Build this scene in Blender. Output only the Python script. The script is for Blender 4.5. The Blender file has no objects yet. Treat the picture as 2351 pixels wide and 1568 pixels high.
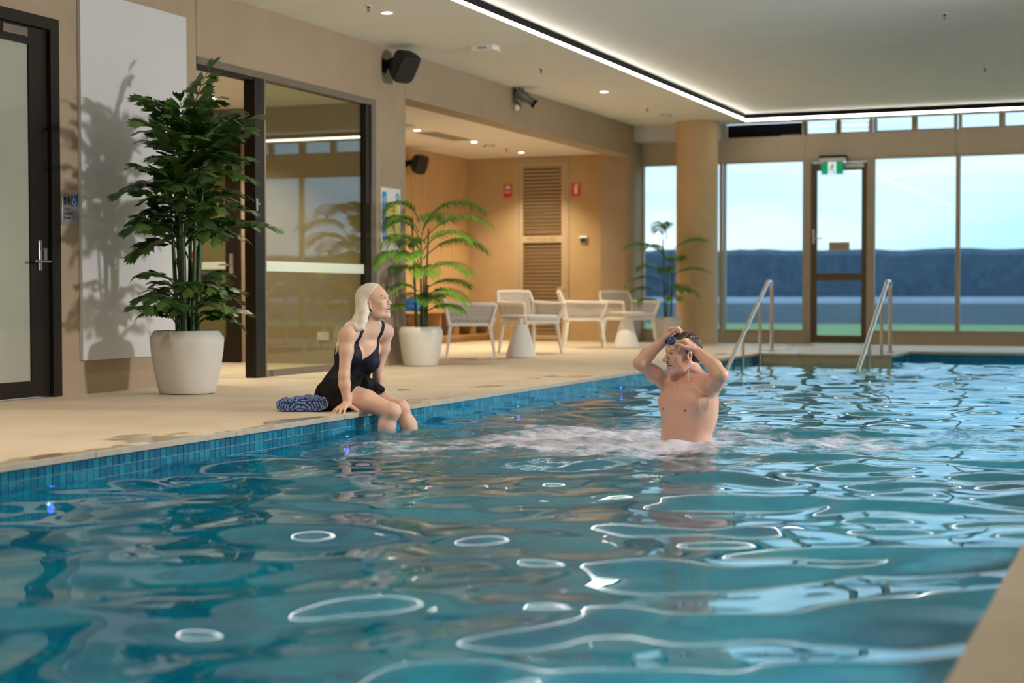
import bpy, bmesh, math, random
import numpy as np
from mathutils import Vector, Matrix

PI = math.pi
scene = bpy.context.scene
COL = scene.collection

# ------------------------------------------------------------------ camera
FPX, YAW, PITCH, ROLL = 3648.8, -0.3883, -0.0298, 0.0015
CAM = np.array([0.0, 0.0, 0.75])


def _cam_axes():
    cy, sy, cp, sp = math.cos(YAW), math.sin(YAW), math.cos(PITCH), math.sin(PITCH)
    fwd = np.array([sy * cp, cy * cp, sp])
    right = np.array([cy, -sy, 0.0])
    down = -np.cross(right, fwd)
    r2 = right * math.cos(ROLL) + down * math.sin(ROLL)
    d2 = -right * math.sin(ROLL) + down * math.cos(ROLL)
    return r2, d2, fwd


RIGHT, DOWN, FWD = _cam_axes()
cam_data = bpy.data.cameras.new('camera')
cam_data.sensor_width = 36.0
cam_data.lens = FPX / 2351.0 * 36.0
cam_data.clip_end = 400
cam_data.dof.use_dof = True
cam_data.dof.focus_distance = 9.9
cam_data.dof.aperture_fstop = 1.9
cam = bpy.data.objects.new('camera', cam_data)
COL.objects.link(cam)
cam.matrix_world = Matrix((
    (RIGHT[0], -DOWN[0], -FWD[0], CAM[0]),
    (RIGHT[1], -DOWN[1], -FWD[1], CAM[1]),
    (RIGHT[2], -DOWN[2], -FWD[2], CAM[2]),
    (0, 0, 0, 1)))
scene.camera = cam


def at(x, y, axis, v):
    """point where the sight line through photo pixel x, y meets the plane coordinate[axis] = v"""
    r = RIGHT * ((x - 1175.5) / FPX) + DOWN * ((y - 784.0) / FPX) + FWD
    t = (v - CAM[axis]) / r[axis]
    return CAM + r * t


def atd(x, y, depth):
    """point on the sight line at a distance along the viewing direction"""
    return CAM + (RIGHT * ((x - 1175.5) / FPX) + DOWN * ((y - 784.0) / FPX) + FWD) * depth


# ------------------------------------------------------------------ colour management
vs = scene.view_settings
vs.view_transform = 'Standard'
vs.look = 'None'
vs.exposure = 0.2
vs.gamma = 1.0
vs.use_curve_mapping = False
scene.cycles.use_denoising = True
scene.cycles.max_bounces = 10
scene.cycles.diffuse_bounces = 4
scene.cycles.glossy_bounces = 5
scene.cycles.transmission_bounces = 8
scene.cycles.transparent_max_bounces = 12
scene.cycles.sample_clamp_indirect = 6.0
scene.cycles.caustics_reflective = True
scene.cycles.caustics_refractive = True

# ------------------------------------------------------------------ world: dusk sky with long cloud bands
world = bpy.data.worlds.new('sky')
scene.world = world
world.use_nodes = True
wn = world.node_tree.nodes
wl = world.node_tree.links
wn.clear()
w_out = wn.new('ShaderNodeOutputWorld')
w_bg = wn.new('ShaderNodeBackground')
w_tc = wn.new('ShaderNodeTexCoord')
w_map = wn.new('ShaderNodeMapping')
w_map.inputs['Scale'].default_value = (1.6, 1.6, 13.0)
w_noise = wn.new('ShaderNodeTexNoise')
w_noise.inputs['Scale'].default_value = 1.6
w_noise.inputs['Detail'].default_value = 3.0
w_ramp = wn.new('ShaderNodeValToRGB')
w_ramp.color_ramp.elements[0].position = 0.30
w_ramp.color_ramp.elements[0].color = (0.34, 0.66, 1.0, 1)
w_ramp.color_ramp.elements[1].position = 0.72
w_ramp.color_ramp.elements[1].color = (0.84, 0.97, 1.0, 1)
wl.new(w_tc.outputs['Generated'], w_map.inputs['Vector'])
wl.new(w_map.outputs['Vector'], w_noise.inputs['Vector'])
wl.new(w_noise.outputs['Fac'], w_ramp.inputs['Fac'])
wl.new(w_ramp.outputs['Color'], w_bg.inputs['Color'])
w_bg.inputs['Strength'].default_value = 1.55
wl.new(w_bg.outputs['Background'], w_out.inputs['Surface'])

# ------------------------------------------------------------------ room dimensions (metres)
XW, ZC, XC, XR, YF = -7.528, 3.327, -4.725, -0.382, 23.785
ZB = 2.85            # underside of the beam over the alcove
ZA = 2.95            # alcove ceiling
ZL = 2.79            # lobby ceiling
YL = 15.10           # lobby end wall
XT = -10.5           # timber wall of the alcove
XRW = 3.6            # right wall
YN = -4.0            # wall behind the photographer
XS, YS = -5.79, 23.38   # edge of the raised ceiling tray
ZT = 3.432           # tray ceiling
YE, YP, XP = 21.0, 19.72, -3.03   # pool end, steps platform edge, platform side
ZW = -0.13           # water level
ZF = -1.25           # pool floor


def light(name, kind, loc, energy, color, target=None, **kw):
    d = bpy.data.lights.new(name, kind)
    d.energy = energy
    d.color = color
    for k, v in kw.items():
        setattr(d, k, v)
    o = bpy.data.objects.new(name, d)
    COL.objects.link(o)
    o.location = loc
    if target is not None:
        o.rotation_euler = (Vector(target) - Vector(loc)).to_track_quat('-Z', 'Y').to_euler()
    return o


# unseen strobe added as key light, aimed across the pool at the left wall
light('key_strobe', 'SPOT', (3.4, 11.2, 2.35), 1500, (1.0, 0.97, 0.94), (-7.5, 11.6, 1.5),
      spot_size=math.radians(95), spot_blend=0.7, shadow_soft_size=0.28)

# ------------------------------------------------------------------ materials
MATS = {}


def new_mat(name):
    m = bpy.data.materials.new(name)
    m.use_nodes = True
    MATS[name] = m
    nt = m.node_tree
    return m, nt, nt.nodes, nt.links, nt.nodes['Principled BSDF']


def mat(name, color, rough=0.5, metal=0.0, spec=0.5, var=0.0, vscale=8.0, bump=0.0, bscale=60.0,
        emit=None, estr=0.0, coat=0.0, stretch=None, sheen=0.0, detail=4.0, subsurf=0.0):
    m, nt, n, l, b = new_mat(name)
    b.inputs['Base Color'].default_value = (*color, 1)
    b.inputs['Roughness'].default_value = rough
    b.inputs['Metallic'].default_value = metal
    b.inputs['Specular IOR Level'].default_value = spec
    b.inputs['Coat Weight'].default_value = coat
    b.inputs['Sheen Weight'].default_value = sheen
    if subsurf:
        b.inputs['Subsurface Weight'].default_value = subsurf
        b.inputs['Subsurface Radius'].default_value = (0.012, 0.005, 0.003)
        b.inputs['Subsurface Scale'].default_value = 1.0
    if emit is not None:
        b.inputs['Emission Color'].default_value = (*emit, 1)
        b.inputs['Emission Strength'].default_value = estr
    if var or bump:
        tc = n.new('ShaderNodeTexCoord')
        mp = n.new('ShaderNodeMapping')
        if stretch:
            mp.inputs['Scale'].default_value = stretch
        l.new(tc.outputs['Object'], mp.inputs['Vector'])
        if var:
            ns = n.new('ShaderNodeTexNoise')
            ns.inputs['Scale'].default_value = vscale
            ns.inputs['Detail'].default_value = detail
            l.new(mp.outputs['Vector'], ns.inputs['Vector'])
            rp = n.new('ShaderNodeValToRGB')
            rp.color_ramp.elements[0].position = 0.3
            rp.color_ramp.elements[1].position = 0.7
            rp.color_ramp.elements[0].color = (*[c * (1 - var) for c in color], 1)
            rp.color_ramp.elements[1].color = (*[min(1, c * (1 + var)) for c in color], 1)
            l.new(ns.outputs['Fac'], rp.inputs['Fac'])
            l.new(rp.outputs['Color'], b.inputs['Base Color'])
        if bump:
            nb = n.new('ShaderNodeTexNoise')
            nb.inputs['Scale'].default_value = bscale
            nb.inputs['Detail'].default_value = 3
            l.new(mp.outputs['Vector'], nb.inputs['Vector'])
            bp = n.new('ShaderNodeBump')
            bp.inputs['Strength'].default_value = bump
            bp.inputs['Distance'].default_value = 0.01
            l.new(nb.outputs['Fac'], bp.inputs['Height'])
            l.new(bp.outputs['Normal'], b.inputs['Normal'])
    return m


def glass_mat(name, tint, refl=1.0, rough=0.0, haze=0.0, haze_col=(0.8, 0.85, 0.85)):
    """thin pane: clear transmission, mirror reflection growing with the angle, optional film of haze"""
    m, nt, n, l, b = new_mat(name)
    n.remove(b)
    out = n['Material Output']
    tr = n.new('ShaderNodeBsdfTransparent')
    tr.inputs['Color'].default_value = (*tint, 1)
    gl = n.new('ShaderNodeBsdfGlossy')
    gl.inputs['Roughness'].default_value = rough
    gl.inputs['Color'].default_value = (refl, refl, refl, 1)
    fr = n.new('ShaderNodeFresnel')
    ge = n.new('ShaderNodeNewGeometry')      # same reflectance from either face of the thin pane
    io = n.new('ShaderNodeMapRange')
    io.inputs['To Min'].default_value = 1.5
    io.inputs['To Max'].default_value = 1 / 1.5
    l.new(ge.outputs['Backfacing'], io.inputs['Value'])
    l.new(io.outputs[0], fr.inputs['IOR'])
    mx = n.new('ShaderNodeMixShader')
    l.new(fr.outputs['Fac'], mx.inputs['Fac'])
    if haze:
        df = n.new('ShaderNodeBsdfDiffuse')
        df.inputs['Color'].default_value = (*haze_col, 1)
        m2 = n.new('ShaderNodeMixShader')
        m2.inputs['Fac'].default_value = haze
        l.new(tr.outputs[0], m2.inputs[1])
        l.new(df.outputs[0], m2.inputs[2])
        l.new(m2.outputs[0], mx.inputs[1])
    else:
        l.new(tr.outputs[0], mx.inputs[1])
    l.new(gl.outputs[0], mx.inputs[2])
    l.new(mx.outputs[0], out.inputs['Surface'])
    return m


# ------------------------------------------------------------------ object helpers
def tag(o, label=None, cat=None, group=None, kind=None):
    if label:
        o['label'] = label
    if cat:
        o['category'] = cat
    if group:
        o['group'] = group
    if kind:
        o['kind'] = kind
    return o


def empty(name, loc=(0, 0, 0), rz=0.0):
    o = bpy.data.objects.new(name, None)
    o.empty_display_size = 0.1
    COL.objects.link(o)
    o.location = loc
    o.rotation_euler = (0, 0, rz)
    return o


def link_mesh(name, me, m=None, parent=None, loc=(0, 0, 0), rot=(0, 0, 0)):
    if m is not None and not me.materials:
        me.materials.append(m if not isinstance(m, str) else MATS[m])
    o = bpy.data.objects.new(name, me)
    COL.objects.link(o)
    o.location = loc
    o.rotation_euler = rot
    if parent is not None:
        o.parent = parent
    return o


def copy_tree(o, parent=None):
    c = o.copy()
    COL.objects.link(c)
    c.parent = parent
    for ch in [k for k in bpy.data.objects if k.parent == o]:
        copy_tree(ch, c)
    return c


class MB:
    """collects simple shapes and links them as one mesh object"""

    def __init__(self):
        self.v = []
        self.f = []
        self.fm = []
        self.mi = 0

    def add(self, vs, fs):
        k = len(self.v)
        self.v += [tuple(map(float, p)) for p in vs]
        self.f += [tuple(k + i for i in f) for f in fs]
        self.fm += [self.mi] * len(fs)
        return self

    def box(self, x0, x1, y0, y1, z0, z1):
        v = [(x, y, z) for z in (z0, z1) for y in (y0, y1) for x in (x0, x1)]
        return self.add(v, [(0, 2, 3, 1), (4, 5, 7, 6), (0, 1, 5, 4), (2, 6, 7, 3), (0, 4, 6, 2), (1, 3, 7, 5)])

    def bevbox(self, x0, x1, y0, y1, z0, z1, b):
        """box with chamfered edges"""
        bm = bmesh.new()
        bmesh.ops.create_cube(bm, size=1.0)
        for p in bm.verts:
            p.co = Vector((x0 + (p.co.x + .5) * (x1 - x0), y0 + (p.co.y + .5) * (y1 - y0), z0 + (p.co.z + .5) * (z1 - z0)))
        bmesh.ops.bevel(bm, geom=list(bm.edges), offset=b, segments=2, affect='EDGES', profile=0.5)
        bm.verts.index_update()
        self.add([p.co[:] for p in bm.verts], [tuple(q.index for q in f.verts) for f in bm.faces])
        bm.free()
        return self

    def obox(self, c, ax, ay, az):
        """box from a centre and three half-axis vectors"""
        c, ax, ay, az = map(np.array, (c, ax, ay, az))
        v = [c + sx * ax + sy * ay + sz * az for sz in (-1, 1) for sy in (-1, 1) for sx in (-1, 1)]
        return self.add(v, [(0, 2, 3, 1), (4, 5, 7, 6), (0, 1, 5, 4), (2, 6, 7, 3), (0, 4, 6, 2), (1, 3, 7, 5)])

    def bar(self, a, b, w, h=None, up=(0, 0, 1), w2=None, h2=None):
        """straight bar with rectangular section, optionally tapered"""
        a, b, up = np.array(a, float), np.array(b, float), np.array(up, float)
        d = b - a
        d /= np.linalg.norm(d)
        if abs(d @ up) > 0.98:
            up = np.array([1.0, 0, 0]) if abs(d[0]) < .9 else np.array([0, 1.0, 0])
        s = np.cross(d, up)
        s /= np.linalg.norm(s)
        u = np.cross(s, d)
        h = h or w
        w2 = w2 or w
        h2 = h2 or h
        v = [a - s * w / 2 - u * h / 2, a + s * w / 2 - u * h / 2, a + s * w / 2 + u * h / 2, a - s * w / 2 + u * h / 2,
             b - s * w2 / 2 - u * h2 / 2, b + s * w2 / 2 - u * h2 / 2, b + s * w2 / 2 + u * h2 / 2, b - s * w2 / 2 + u * h2 / 2]
        return self.add(v, [(3, 2, 1, 0), (4, 5, 6, 7), (0, 1, 5, 4), (1, 2, 6, 5), (2, 3, 7, 6), (3, 0, 4, 7)])

    def tube(self, pts, r, n=10, closed=False, caps=True, flat=1.0, upv=(0, 0, 1)):
        """round tube along a path; r may be a list"""
        P = [np.array(p, float) for p in pts]
        m = len(P)
        rs = r if hasattr(r, '__len__') else [r] * m
        vs = []
        u = None
        for i, p in enumerate(P):
            t = P[(i + 1) % m] - P[i - 1] if closed else P[min(i + 1, m - 1)] - P[max(i - 1, 0)]
            t = t / (np.linalg.norm(t) + 1e-12)
            if u is None:
                u = np.array(upv, float)
                if abs(u @ t) > 0.95:
                    u = np.array([1.0, 0, 0]) if abs(t[0]) < .9 else np.array([0, 1.0, 0])
            u = u - t * (u @ t)
            u /= np.linalg.norm(u) + 1e-12
            s = np.cross(t, u)
            for k in range(n):
                a = 2 * PI * k / n
                vs.append(p + rs[i] * (math.cos(a) * s + math.sin(a) * u * flat))
        fs = []
        for i in range(m if closed else m - 1):
            j = (i + 1) % m
            for k in range(n):
                q = (k + 1) % n
                fs.append((i * n + k, i * n + q, j * n + q, j * n + k))
        if caps and not closed:
            fs.append(tuple(range(n - 1, -1, -1)))
            fs.append(tuple((m - 1) * n + k for k in range(n)))
        return self.add(vs, fs)

    def lathe(self, prof, n=32, c=(0, 0, 0), axis='z'):
        """profile of (radius, height) turned round an axis"""
        vs = []
        for r, h in prof:
            for k in range(n):
                a = 2 * PI * k / n
                p = (r * math.cos(a), r * math.sin(a), h)
                if axis == 'x':
                    p = (p[2], p[0], p[1])
                elif axis == 'y':
                    p = (p[1], p[2], p[0])
                vs.append((p[0] + c[0], p[1] + c[1], p[2] + c[2]))
        fs = []
        for i in range(len(prof) - 1):
            for k in range(n):
                q = (k + 1) % n
                fs.append((i * n + k, i * n + q, (i + 1) * n + q, (i + 1) * n + k))
        if prof[0][0] > 1e-6:
            fs.append(tuple(range(n - 1, -1, -1)))
        if prof[-1][0] > 1e-6:
            fs.append(tuple((len(prof) - 1) * n + k for k in range(n)))
        return self.add(vs, fs)

    def prism(self, poly, origin, ux, uy, depth):
        """flat outline (2d points) raised by a depth vector"""
        o, ux, uy, d = map(lambda q: np.array(q, float), (origin, ux, uy, depth))
        n = len(poly)
        a = [o + ux * p[0] + uy * p[1] for p in poly]
        b = [p + d for p in a]
        fs = [tuple(range(n - 1, -1, -1)), tuple(range(n, 2 * n))]
        fs += [(i, (i + 1) % n, n + (i + 1) % n, n + i) for i in range(n)]
        return self.add(a + b, fs)

    def sphere(self, c, r, n=12, m=8):
        rr = r if hasattr(r, '__len__') else (r, r, r)
        vs = [(c[0], c[1], c[2] - rr[2])]
        for i in range(1, m):
            t = PI * i / m
            for k in range(n):
                a = 2 * PI * k / n
                vs.append((c[0] + rr[0] * math.sin(t) * math.cos(a), c[1] + rr[1] * math.sin(t) * math.sin(a), c[2] - rr[2] * math.cos(t)))
        vs.append((c[0], c[1], c[2] + rr[2]))
        fs = [(0, 1 + (k + 1) % n, 1 + k) for k in range(n)]
        for i in range(m - 2):
            for k in range(n):
                q = (k + 1) % n
                fs.append((1 + i * n + k, 1 + i * n + q, 1 + (i + 1) * n + q, 1 + (i + 1) * n + k))
        e = len(vs) - 1
        b = 1 + (m - 2) * n
        fs += [(b + k, b + (k + 1) % n, e) for k in range(n)]
        return self.add(vs, fs)

    def mesh(self, name, smooth=False, fix=True):
        me = bpy.data.meshes.new(name)
        me.from_pydata(self.v, [], self.f)
        if fix:
            bm = bmesh.new()
            bm.from_mesh(me)
            bmesh.ops.recalc_face_normals(bm, faces=bm.faces)
            bm.to_mesh(me)
            bm.free()
        if any(self.fm):
            me.polygons.foreach_set('material_index', self.fm)
        if smooth:
            me.polygons.foreach_set('use_smooth', [True] * len(me.polygons))
            try:
                me.set_sharp_from_angle(angle=math.radians(38))
            except Exception:
                pass
        me.update()
        return me

    def build(self, name, m=None, parent=None, smooth=False, loc=(0, 0, 0), rot=(0, 0, 0), mats=None):
        me = self.mesh(name, smooth)
        if mats:
            for q in mats:
                me.materials.append(MATS[q] if isinstance(q, str) else q)
        return link_mesh(name, me, m, parent, loc, rot)


def text_mesh(name, body, size, m, parent, loc, ux, uz, extrude=0.001, align='LEFT', sx=1.0):
    """lettering as a thin mesh; ux is the reading direction, uz points up the letters"""
    cu = bpy.data.curves.new(name, 'FONT')
    cu.body = body
    cu.size = size
    cu.extrude = extrude
    cu.align_x = align
    cu.resolution_u = 2
    tmp = bpy.data.objects.new(name + '_tmp', cu)
    COL.objects.link(tmp)
    dg = bpy.context.evaluated_depsgraph_get()
    me = bpy.data.meshes.new_from_object(tmp.evaluated_get(dg))
    bpy.data.objects.remove(tmp)
    bpy.data.curves.remove(cu)
    me.name = name
    ux = Vector(ux).normalized()
    uz = Vector(uz).normalized()
    n = ux.cross(uz)
    M = Matrix((ux * sx, uz, n)).transposed().to_4x4()
    M.translation = Vector(loc)
    me.transform(M)
    me.materials.clear()
    o = link_mesh(name, me, m, parent)
    return o


def struct(o):
    o['kind'] = 'structure'
    return o


# ------------------------------------------------------------------ shared materials
mat('wall_paint', (0.40, 0.305, 0.212), 0.75, var=0.05, vscale=3.0, bump=0.12, bscale=220)
mat('alcove_paint', (0.50, 0.355, 0.185), 0.7, var=0.05, vscale=3.0, bump=0.1, bscale=220)
mat('ceiling_paint', (0.84, 0.81, 0.76), 0.85, var=0.02, vscale=2.0)
mat('tray_paint', (0.80, 0.79, 0.77), 0.85, var=0.02, vscale=2.0)
mat('frame_taupe', (0.46, 0.38, 0.285), 0.5, var=0.03)
mat('facade_taupe', (0.56, 0.465, 0.355), 0.6, var=0.04)
mat('bronze_frame', (0.013, 0.009, 0.006), 0.4, spec=0.3, var=0.1, vscale=30)
mat('bronze_light', (0.20, 0.165, 0.13), 0.4, metal=0.3, var=0.06)
mat('black_metal', (0.004, 0.004, 0.005), 0.7, spec=0.15)
mat('black_plastic', (0.012, 0.011, 0.011), 0.5, bump=0.1, bscale=400)
mat('white_plastic', (0.78, 0.77, 0.75), 0.4)
mat('white_panel', (0.64, 0.645, 0.665), 0.5, var=0.01)
mat('steel', (0.78, 0.76, 0.72), 0.16, metal=1.0)
mat('brushed_steel', (0.60, 0.60, 0.60), 0.32, metal=1.0, var=0.05, vscale=40)
mat('brass', (0.75, 0.6, 0.3), 0.25, metal=1.0)
mat('red_plastic', (0.62, 0.02, 0.025), 0.35)
mat('sign_red', (0.62, 0.045, 0.05), 0.5)
mat('sign_white', (0.80, 0.78, 0.75), 0.5)
mat('sign_blue', (0.01, 0.09, 0.52), 0.45)
mat('sign_sky', (0.02, 0.27, 0.72), 0.45)
mat('sign_yellow', (0.72, 0.62, 0.12), 0.5, var=0.08, vscale=40)
mat('sign_black', (0.012, 0.012, 0.012), 0.5)
mat('sign_grey', (0.36, 0.36, 0.36), 0.3, metal=0.4)
mat('letter_taupe', (0.22, 0.165, 0.09), 0.6)
mat('led_white', (1, 1, 1), 0.4, emit=(1.0, 0.95, 0.84), estr=13.0)
mat('downlight_glow', (1, 1, 1), 0.4, emit=(1.0, 0.90, 0.72), estr=30.0)
glass_mat('window_glass', (0.93, 0.97, 0.97), 0.3, haze=0.05, haze_col=(0.45, 0.72, 1.0))
glass_mat('door_glass', (0.80, 0.84, 0.74), 1.0)
glass_mat('clear_glass', (0.9, 0.93, 0.93), 0.9)
mat('frosted_glass', (0.40, 0.42, 0.35), 0.06, spec=0.8, var=0.06, vscale=1.2, coat=0.3)
mat('frosted_band', (0.62, 0.70, 0.62), 0.5)

# ------------------------------------------------------------------ deck material: pale stone with wet marks near the pool edge
m, nt, n, l, b = new_mat('deck_stone')
tc = n.new('ShaderNodeTexCoord')
n1 = n.new('ShaderNodeTexNoise'); n1.inputs['Scale'].default_value = 1.6; n1.inputs['Detail'].default_value = 8
n2 = n.new('ShaderNodeTexNoise'); n2.inputs['Scale'].default_value = 90; n2.inputs['Detail'].default_value = 3
l.new(tc.outputs['Object'], n1.inputs['Vector']); l.new(tc.outputs['Object'], n2.inputs['Vector'])
r1 = n.new('ShaderNodeValToRGB')
r1.color_ramp.elements[0].position = 0.3; r1.color_ramp.elements[0].color = (0.57, 0.48, 0.355, 1)
r1.color_ramp.elements[1].position = 0.72; r1.color_ramp.elements[1].color = (0.68, 0.585, 0.45, 1)
l.new(n1.outputs['Fac'], r1.inputs['Fac'])
# wet film: ragged patches lying close to the pool edge
mp = n.new('ShaderNodeMapping'); mp.inputs['Scale'].default_value = (2.2, 1.1, 1); l.new(tc.outputs['Object'], mp.inputs['Vector'])
n3 = n.new('ShaderNodeTexNoise'); n3.inputs['Scale'].default_value = 1.1; n3.inputs['Detail'].default_value = 7; l.new(mp.outputs['Vector'], n3.inputs['Vector'])
sx = n.new('ShaderNodeSeparateXYZ'); l.new(tc.outputs['Object'], sx.inputs[0])
mr = n.new('ShaderNodeMapRange'); mr.inputs['From Min'].default_value = XC - 1.3; mr.inputs['From Max'].default_value = XC
mr.inputs['To Min'].default_value = -0.16; mr.inputs['To Max'].default_value = 0.07; l.new(sx.outputs['X'], mr.inputs['Value'])
ad0 = n.new('ShaderNodeMath'); ad0.operation = 'ADD'; l.new(n3.outputs['Fac'], ad0.inputs[0]); l.new(mr.outputs[0], ad0.inputs[1])
mr2 = n.new('ShaderNodeMapRange'); mr2.inputs['From Min'].default_value = XC + .02; mr2.inputs['From Max'].default_value = XC + .3; mr2.inputs['To Min'].default_value = 0.0; mr2.inputs['To Max'].default_value = -0.2; l.new(sx.outputs['X'], mr2.inputs['Value'])
ad = n.new('ShaderNodeMath'); ad.operation = 'ADD'; l.new(ad0.outputs[0], ad.inputs[0]); l.new(mr2.outputs[0], ad.inputs[1])
rw = n.new('ShaderNodeValToRGB'); rw.color_ramp.elements[0].position = 0.60; rw.color_ramp.elements[1].position = 0.64
l.new(ad.outputs[0], rw.inputs['Fac'])
mixc = n.new('ShaderNodeMixRGB'); mixc.blend_type = 'MULTIPLY'; mixc.inputs['Color2'].default_value = (0.72, 0.66, 0.60, 1)
l.new(rw.outputs['Color'], mixc.inputs['Fac']); l.new(r1.outputs['Color'], mixc.inputs['Color1'])
l.new(mixc.outputs['Color'], b.inputs['Base Color'])
rr = n.new('ShaderNodeMapRange'); rr.inputs['To Min'].default_value = 0.55; rr.inputs['To Max'].default_value = 0.07
l.new(rw.outputs['Color'], rr.inputs['Value']); l.new(rr.outputs[0], b.inputs['Roughness'])
bp = n.new('ShaderNodeBump'); bp.inputs['Strength'].default_value = 0.12; bp.inputs['Distance'].default_value = 0.004
l.new(n2.outputs['Fac'], bp.inputs['Height']); l.new(bp.outputs['Normal'], b.inputs['Normal'])
b.inputs['Specular IOR Level'].default_value = 0.5

mat('coping_edge', (0.47, 0.43, 0.36), 0.55, var=0.12, vscale=14, bump=0.1, bscale=80)
mat('tile_blue_a', (0.012, 0.185, 0.32), 0.10, var=0.15, vscale=30)
mat('tile_blue_b', (0.018, 0.245, 0.38), 0.10, var=0.15, vscale=30)
mat('tile_blue_c', (0.010, 0.150, 0.29), 0.12, var=0.15, vscale=30)
mat('grout', (0.26, 0.40, 0.45), 0.8)
mat('step_tile', (0.60, 0.46, 0.29), 0.4, var=0.06, vscale=5)
mat('lawn', (0.15, 0.27, 0.10), 0.9, var=0.25, vscale=6)
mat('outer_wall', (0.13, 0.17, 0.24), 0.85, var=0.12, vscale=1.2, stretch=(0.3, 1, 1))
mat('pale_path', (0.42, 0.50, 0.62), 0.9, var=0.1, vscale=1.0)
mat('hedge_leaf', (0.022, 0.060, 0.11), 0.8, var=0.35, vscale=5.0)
mat('timber', (0.56, 0.36, 0.165), 0.5, var=0.12, vscale=5, stretch=(6, 6, 0.5))
mat('timber_dark', (0.12, 0.07, 0.035), 0.5, var=0.2, vscale=5, stretch=(6, 6, 0.5))

# pool floor and walls: small glass mosaic
m, nt, n, l, b = new_mat('pool_mosaic')
tc = n.new('ShaderNodeTexCoord')
vo = n.new('ShaderNodeTexVoronoi'); vo.feature = 'F1'; vo.inputs['Scale'].default_value = 9.0; vo.inputs['Randomness'].default_value = 0.15
l.new(tc.outputs['Object'], vo.inputs['Vector'])
ns = n.new('ShaderNodeTexNoise'); ns.inputs['Scale'].default_value = 1.1; ns.inputs['Detail'].default_value = 3
l.new(tc.outputs['Object'], ns.inputs['Vector'])
rp = n.new('ShaderNodeValToRGB')
rp.color_ramp.elements[0].position = 0.32; rp.color_ramp.elements[0].color = (0.000, 0.20, 0.31, 1)
rp.color_ramp.elements[1].position = 0.68; rp.color_ramp.elements[1].color = (0.000, 0.47, 0.55, 1)
mx = n.new('ShaderNodeMixRGB'); mx.inputs['Fac'].default_value = 0.25
l.new(ns.outputs['Fac'], mx.inputs['Color1']); l.new(vo.outputs['Color'], mx.inputs['Color2'])
l.new(mx.outputs['Color'], rp.inputs['Fac']); l.new(rp.outputs['Color'], b.inputs['Base Color'])
b.inputs['Roughness'].default_value = 0.6
b.inputs['Specular IOR Level'].default_value = 0.05

# ------------------------------------------------------------------ floor slabs and coping stones
CW, CT = 0.36, 0.034      # coping stone width and thickness
f = MB()
f.box(-12.0, XC - CW, YN, YF + 0.1, -0.30, 0.0)
f.box(XR + CW, XRW, YN, YF + 0.1, -0.30, 0.0)
f.box(XC - CW, XR + CW, YE + CW, YF + 0.1, -0.30, 0.0)
f.box(XC - CW, XP - CW, YP + CW, YE + CW, -0.30, 0.0)
f.box(XC - CW, XR + CW, YN, -2.0, -0.30, 0.0)
f.box(XC - CW, XC - 0.03, -2.0, YE + CW, -0.30, -CT - 0.001)
f.box(XR + 0.03, XR + CW, -2.0, YE + CW, -0.30, -CT - 0.001)
f.box(XC - 0.03, XP - 0.03, YP + 0.03, YE + CW, -0.30, -CT - 0.001)
f.box(XP - 0.03, XR + CW, YE + 0.03, YE + CW, -0.30, -CT - 0.001)
floor = struct(f.build('floor', 'deck_stone'))


def coping(x0, x1, y0, y1):
    g = 0.0015
    c = MB()
    c.mi = 0
    c.bevbox(x0 + g, x1 - g, y0 + g, y1 - g, -CT, 0.0, 0.004)
    o = c.build('coping_stone', None, floor, mats=['deck_stone', 'coping_edge'])
    me = o.data
    for p in me.polygons:
        p.material_index = 0 if p.normal.z > 0.9 else 1
    return o


y = 6.282 - 1.252 * 7
while y < YP + CW - 0.01:
    coping(XC - CW, XC, max(y, -2.0), min(y + 1.252, YP + 0.0) if y + 1.252 > YP else y + 1.252)
    y += 1.252
    if y > YP - 0.05:
        break
y = -2.0
while y < YE - 0.05:
    coping(XR, XR + CW, y, min(y + 1.252, YE))
    y += 1.252
x = XC - CW
while x < XP - 0.05:
    coping(x, min(x + 0.9, XP), YP, YP + CW)
    x += 0.9
y = YP + CW
coping(XP - CW, XP, y, YE + CW)
x = XP
while x < XR + CW - 0.05:
    coping(x, min(x + 1.1, XR + CW), YE, YE + CW)
    x += 1.1

# ------------------------------------------------------------------ pool basin
XCW, XRI = XC - 0.028, XR + 0.028      # wall faces behind the overhanging coping
pb = MB()
pb.box(XCW - 0.25, XRI + 0.25, -2.3, YE + 0.3, ZF - 0.2, ZF)
pb.box(XCW - 0.25, XCW, -2.3, YE + 0.3, ZF, -CT - 0.002)
pb.box(XRI, XRI + 0.25, -2.3, YE + 0.3, ZF, -CT - 0.002)
pb.box(XCW, XRI, -2.3, -2.0, ZF, -CT - 0.002)
pb.box(XP - 0.028, XRI, YE + 0.028, YE + 0.3, ZF, -CT - 0.002)
pb.box(XCW, XP - 0.028, YP + 0.028, YE + 0.3, ZF, -CT - 0.002)
basin = struct(pb.build('pool_basin', 'pool_mosaic'))
# entry steps under water
st = MB()
for i in range(4):
    st.box(XCW + 0.002, XP - 0.03, YP + 0.026 - 0.32 * (i + 1), YP + 0.026 - 0.32 * i, ZF + 0.001, -0.36 - 0.2 * i)
struct(st.build('pool_steps', 'step_tile'))

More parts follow.
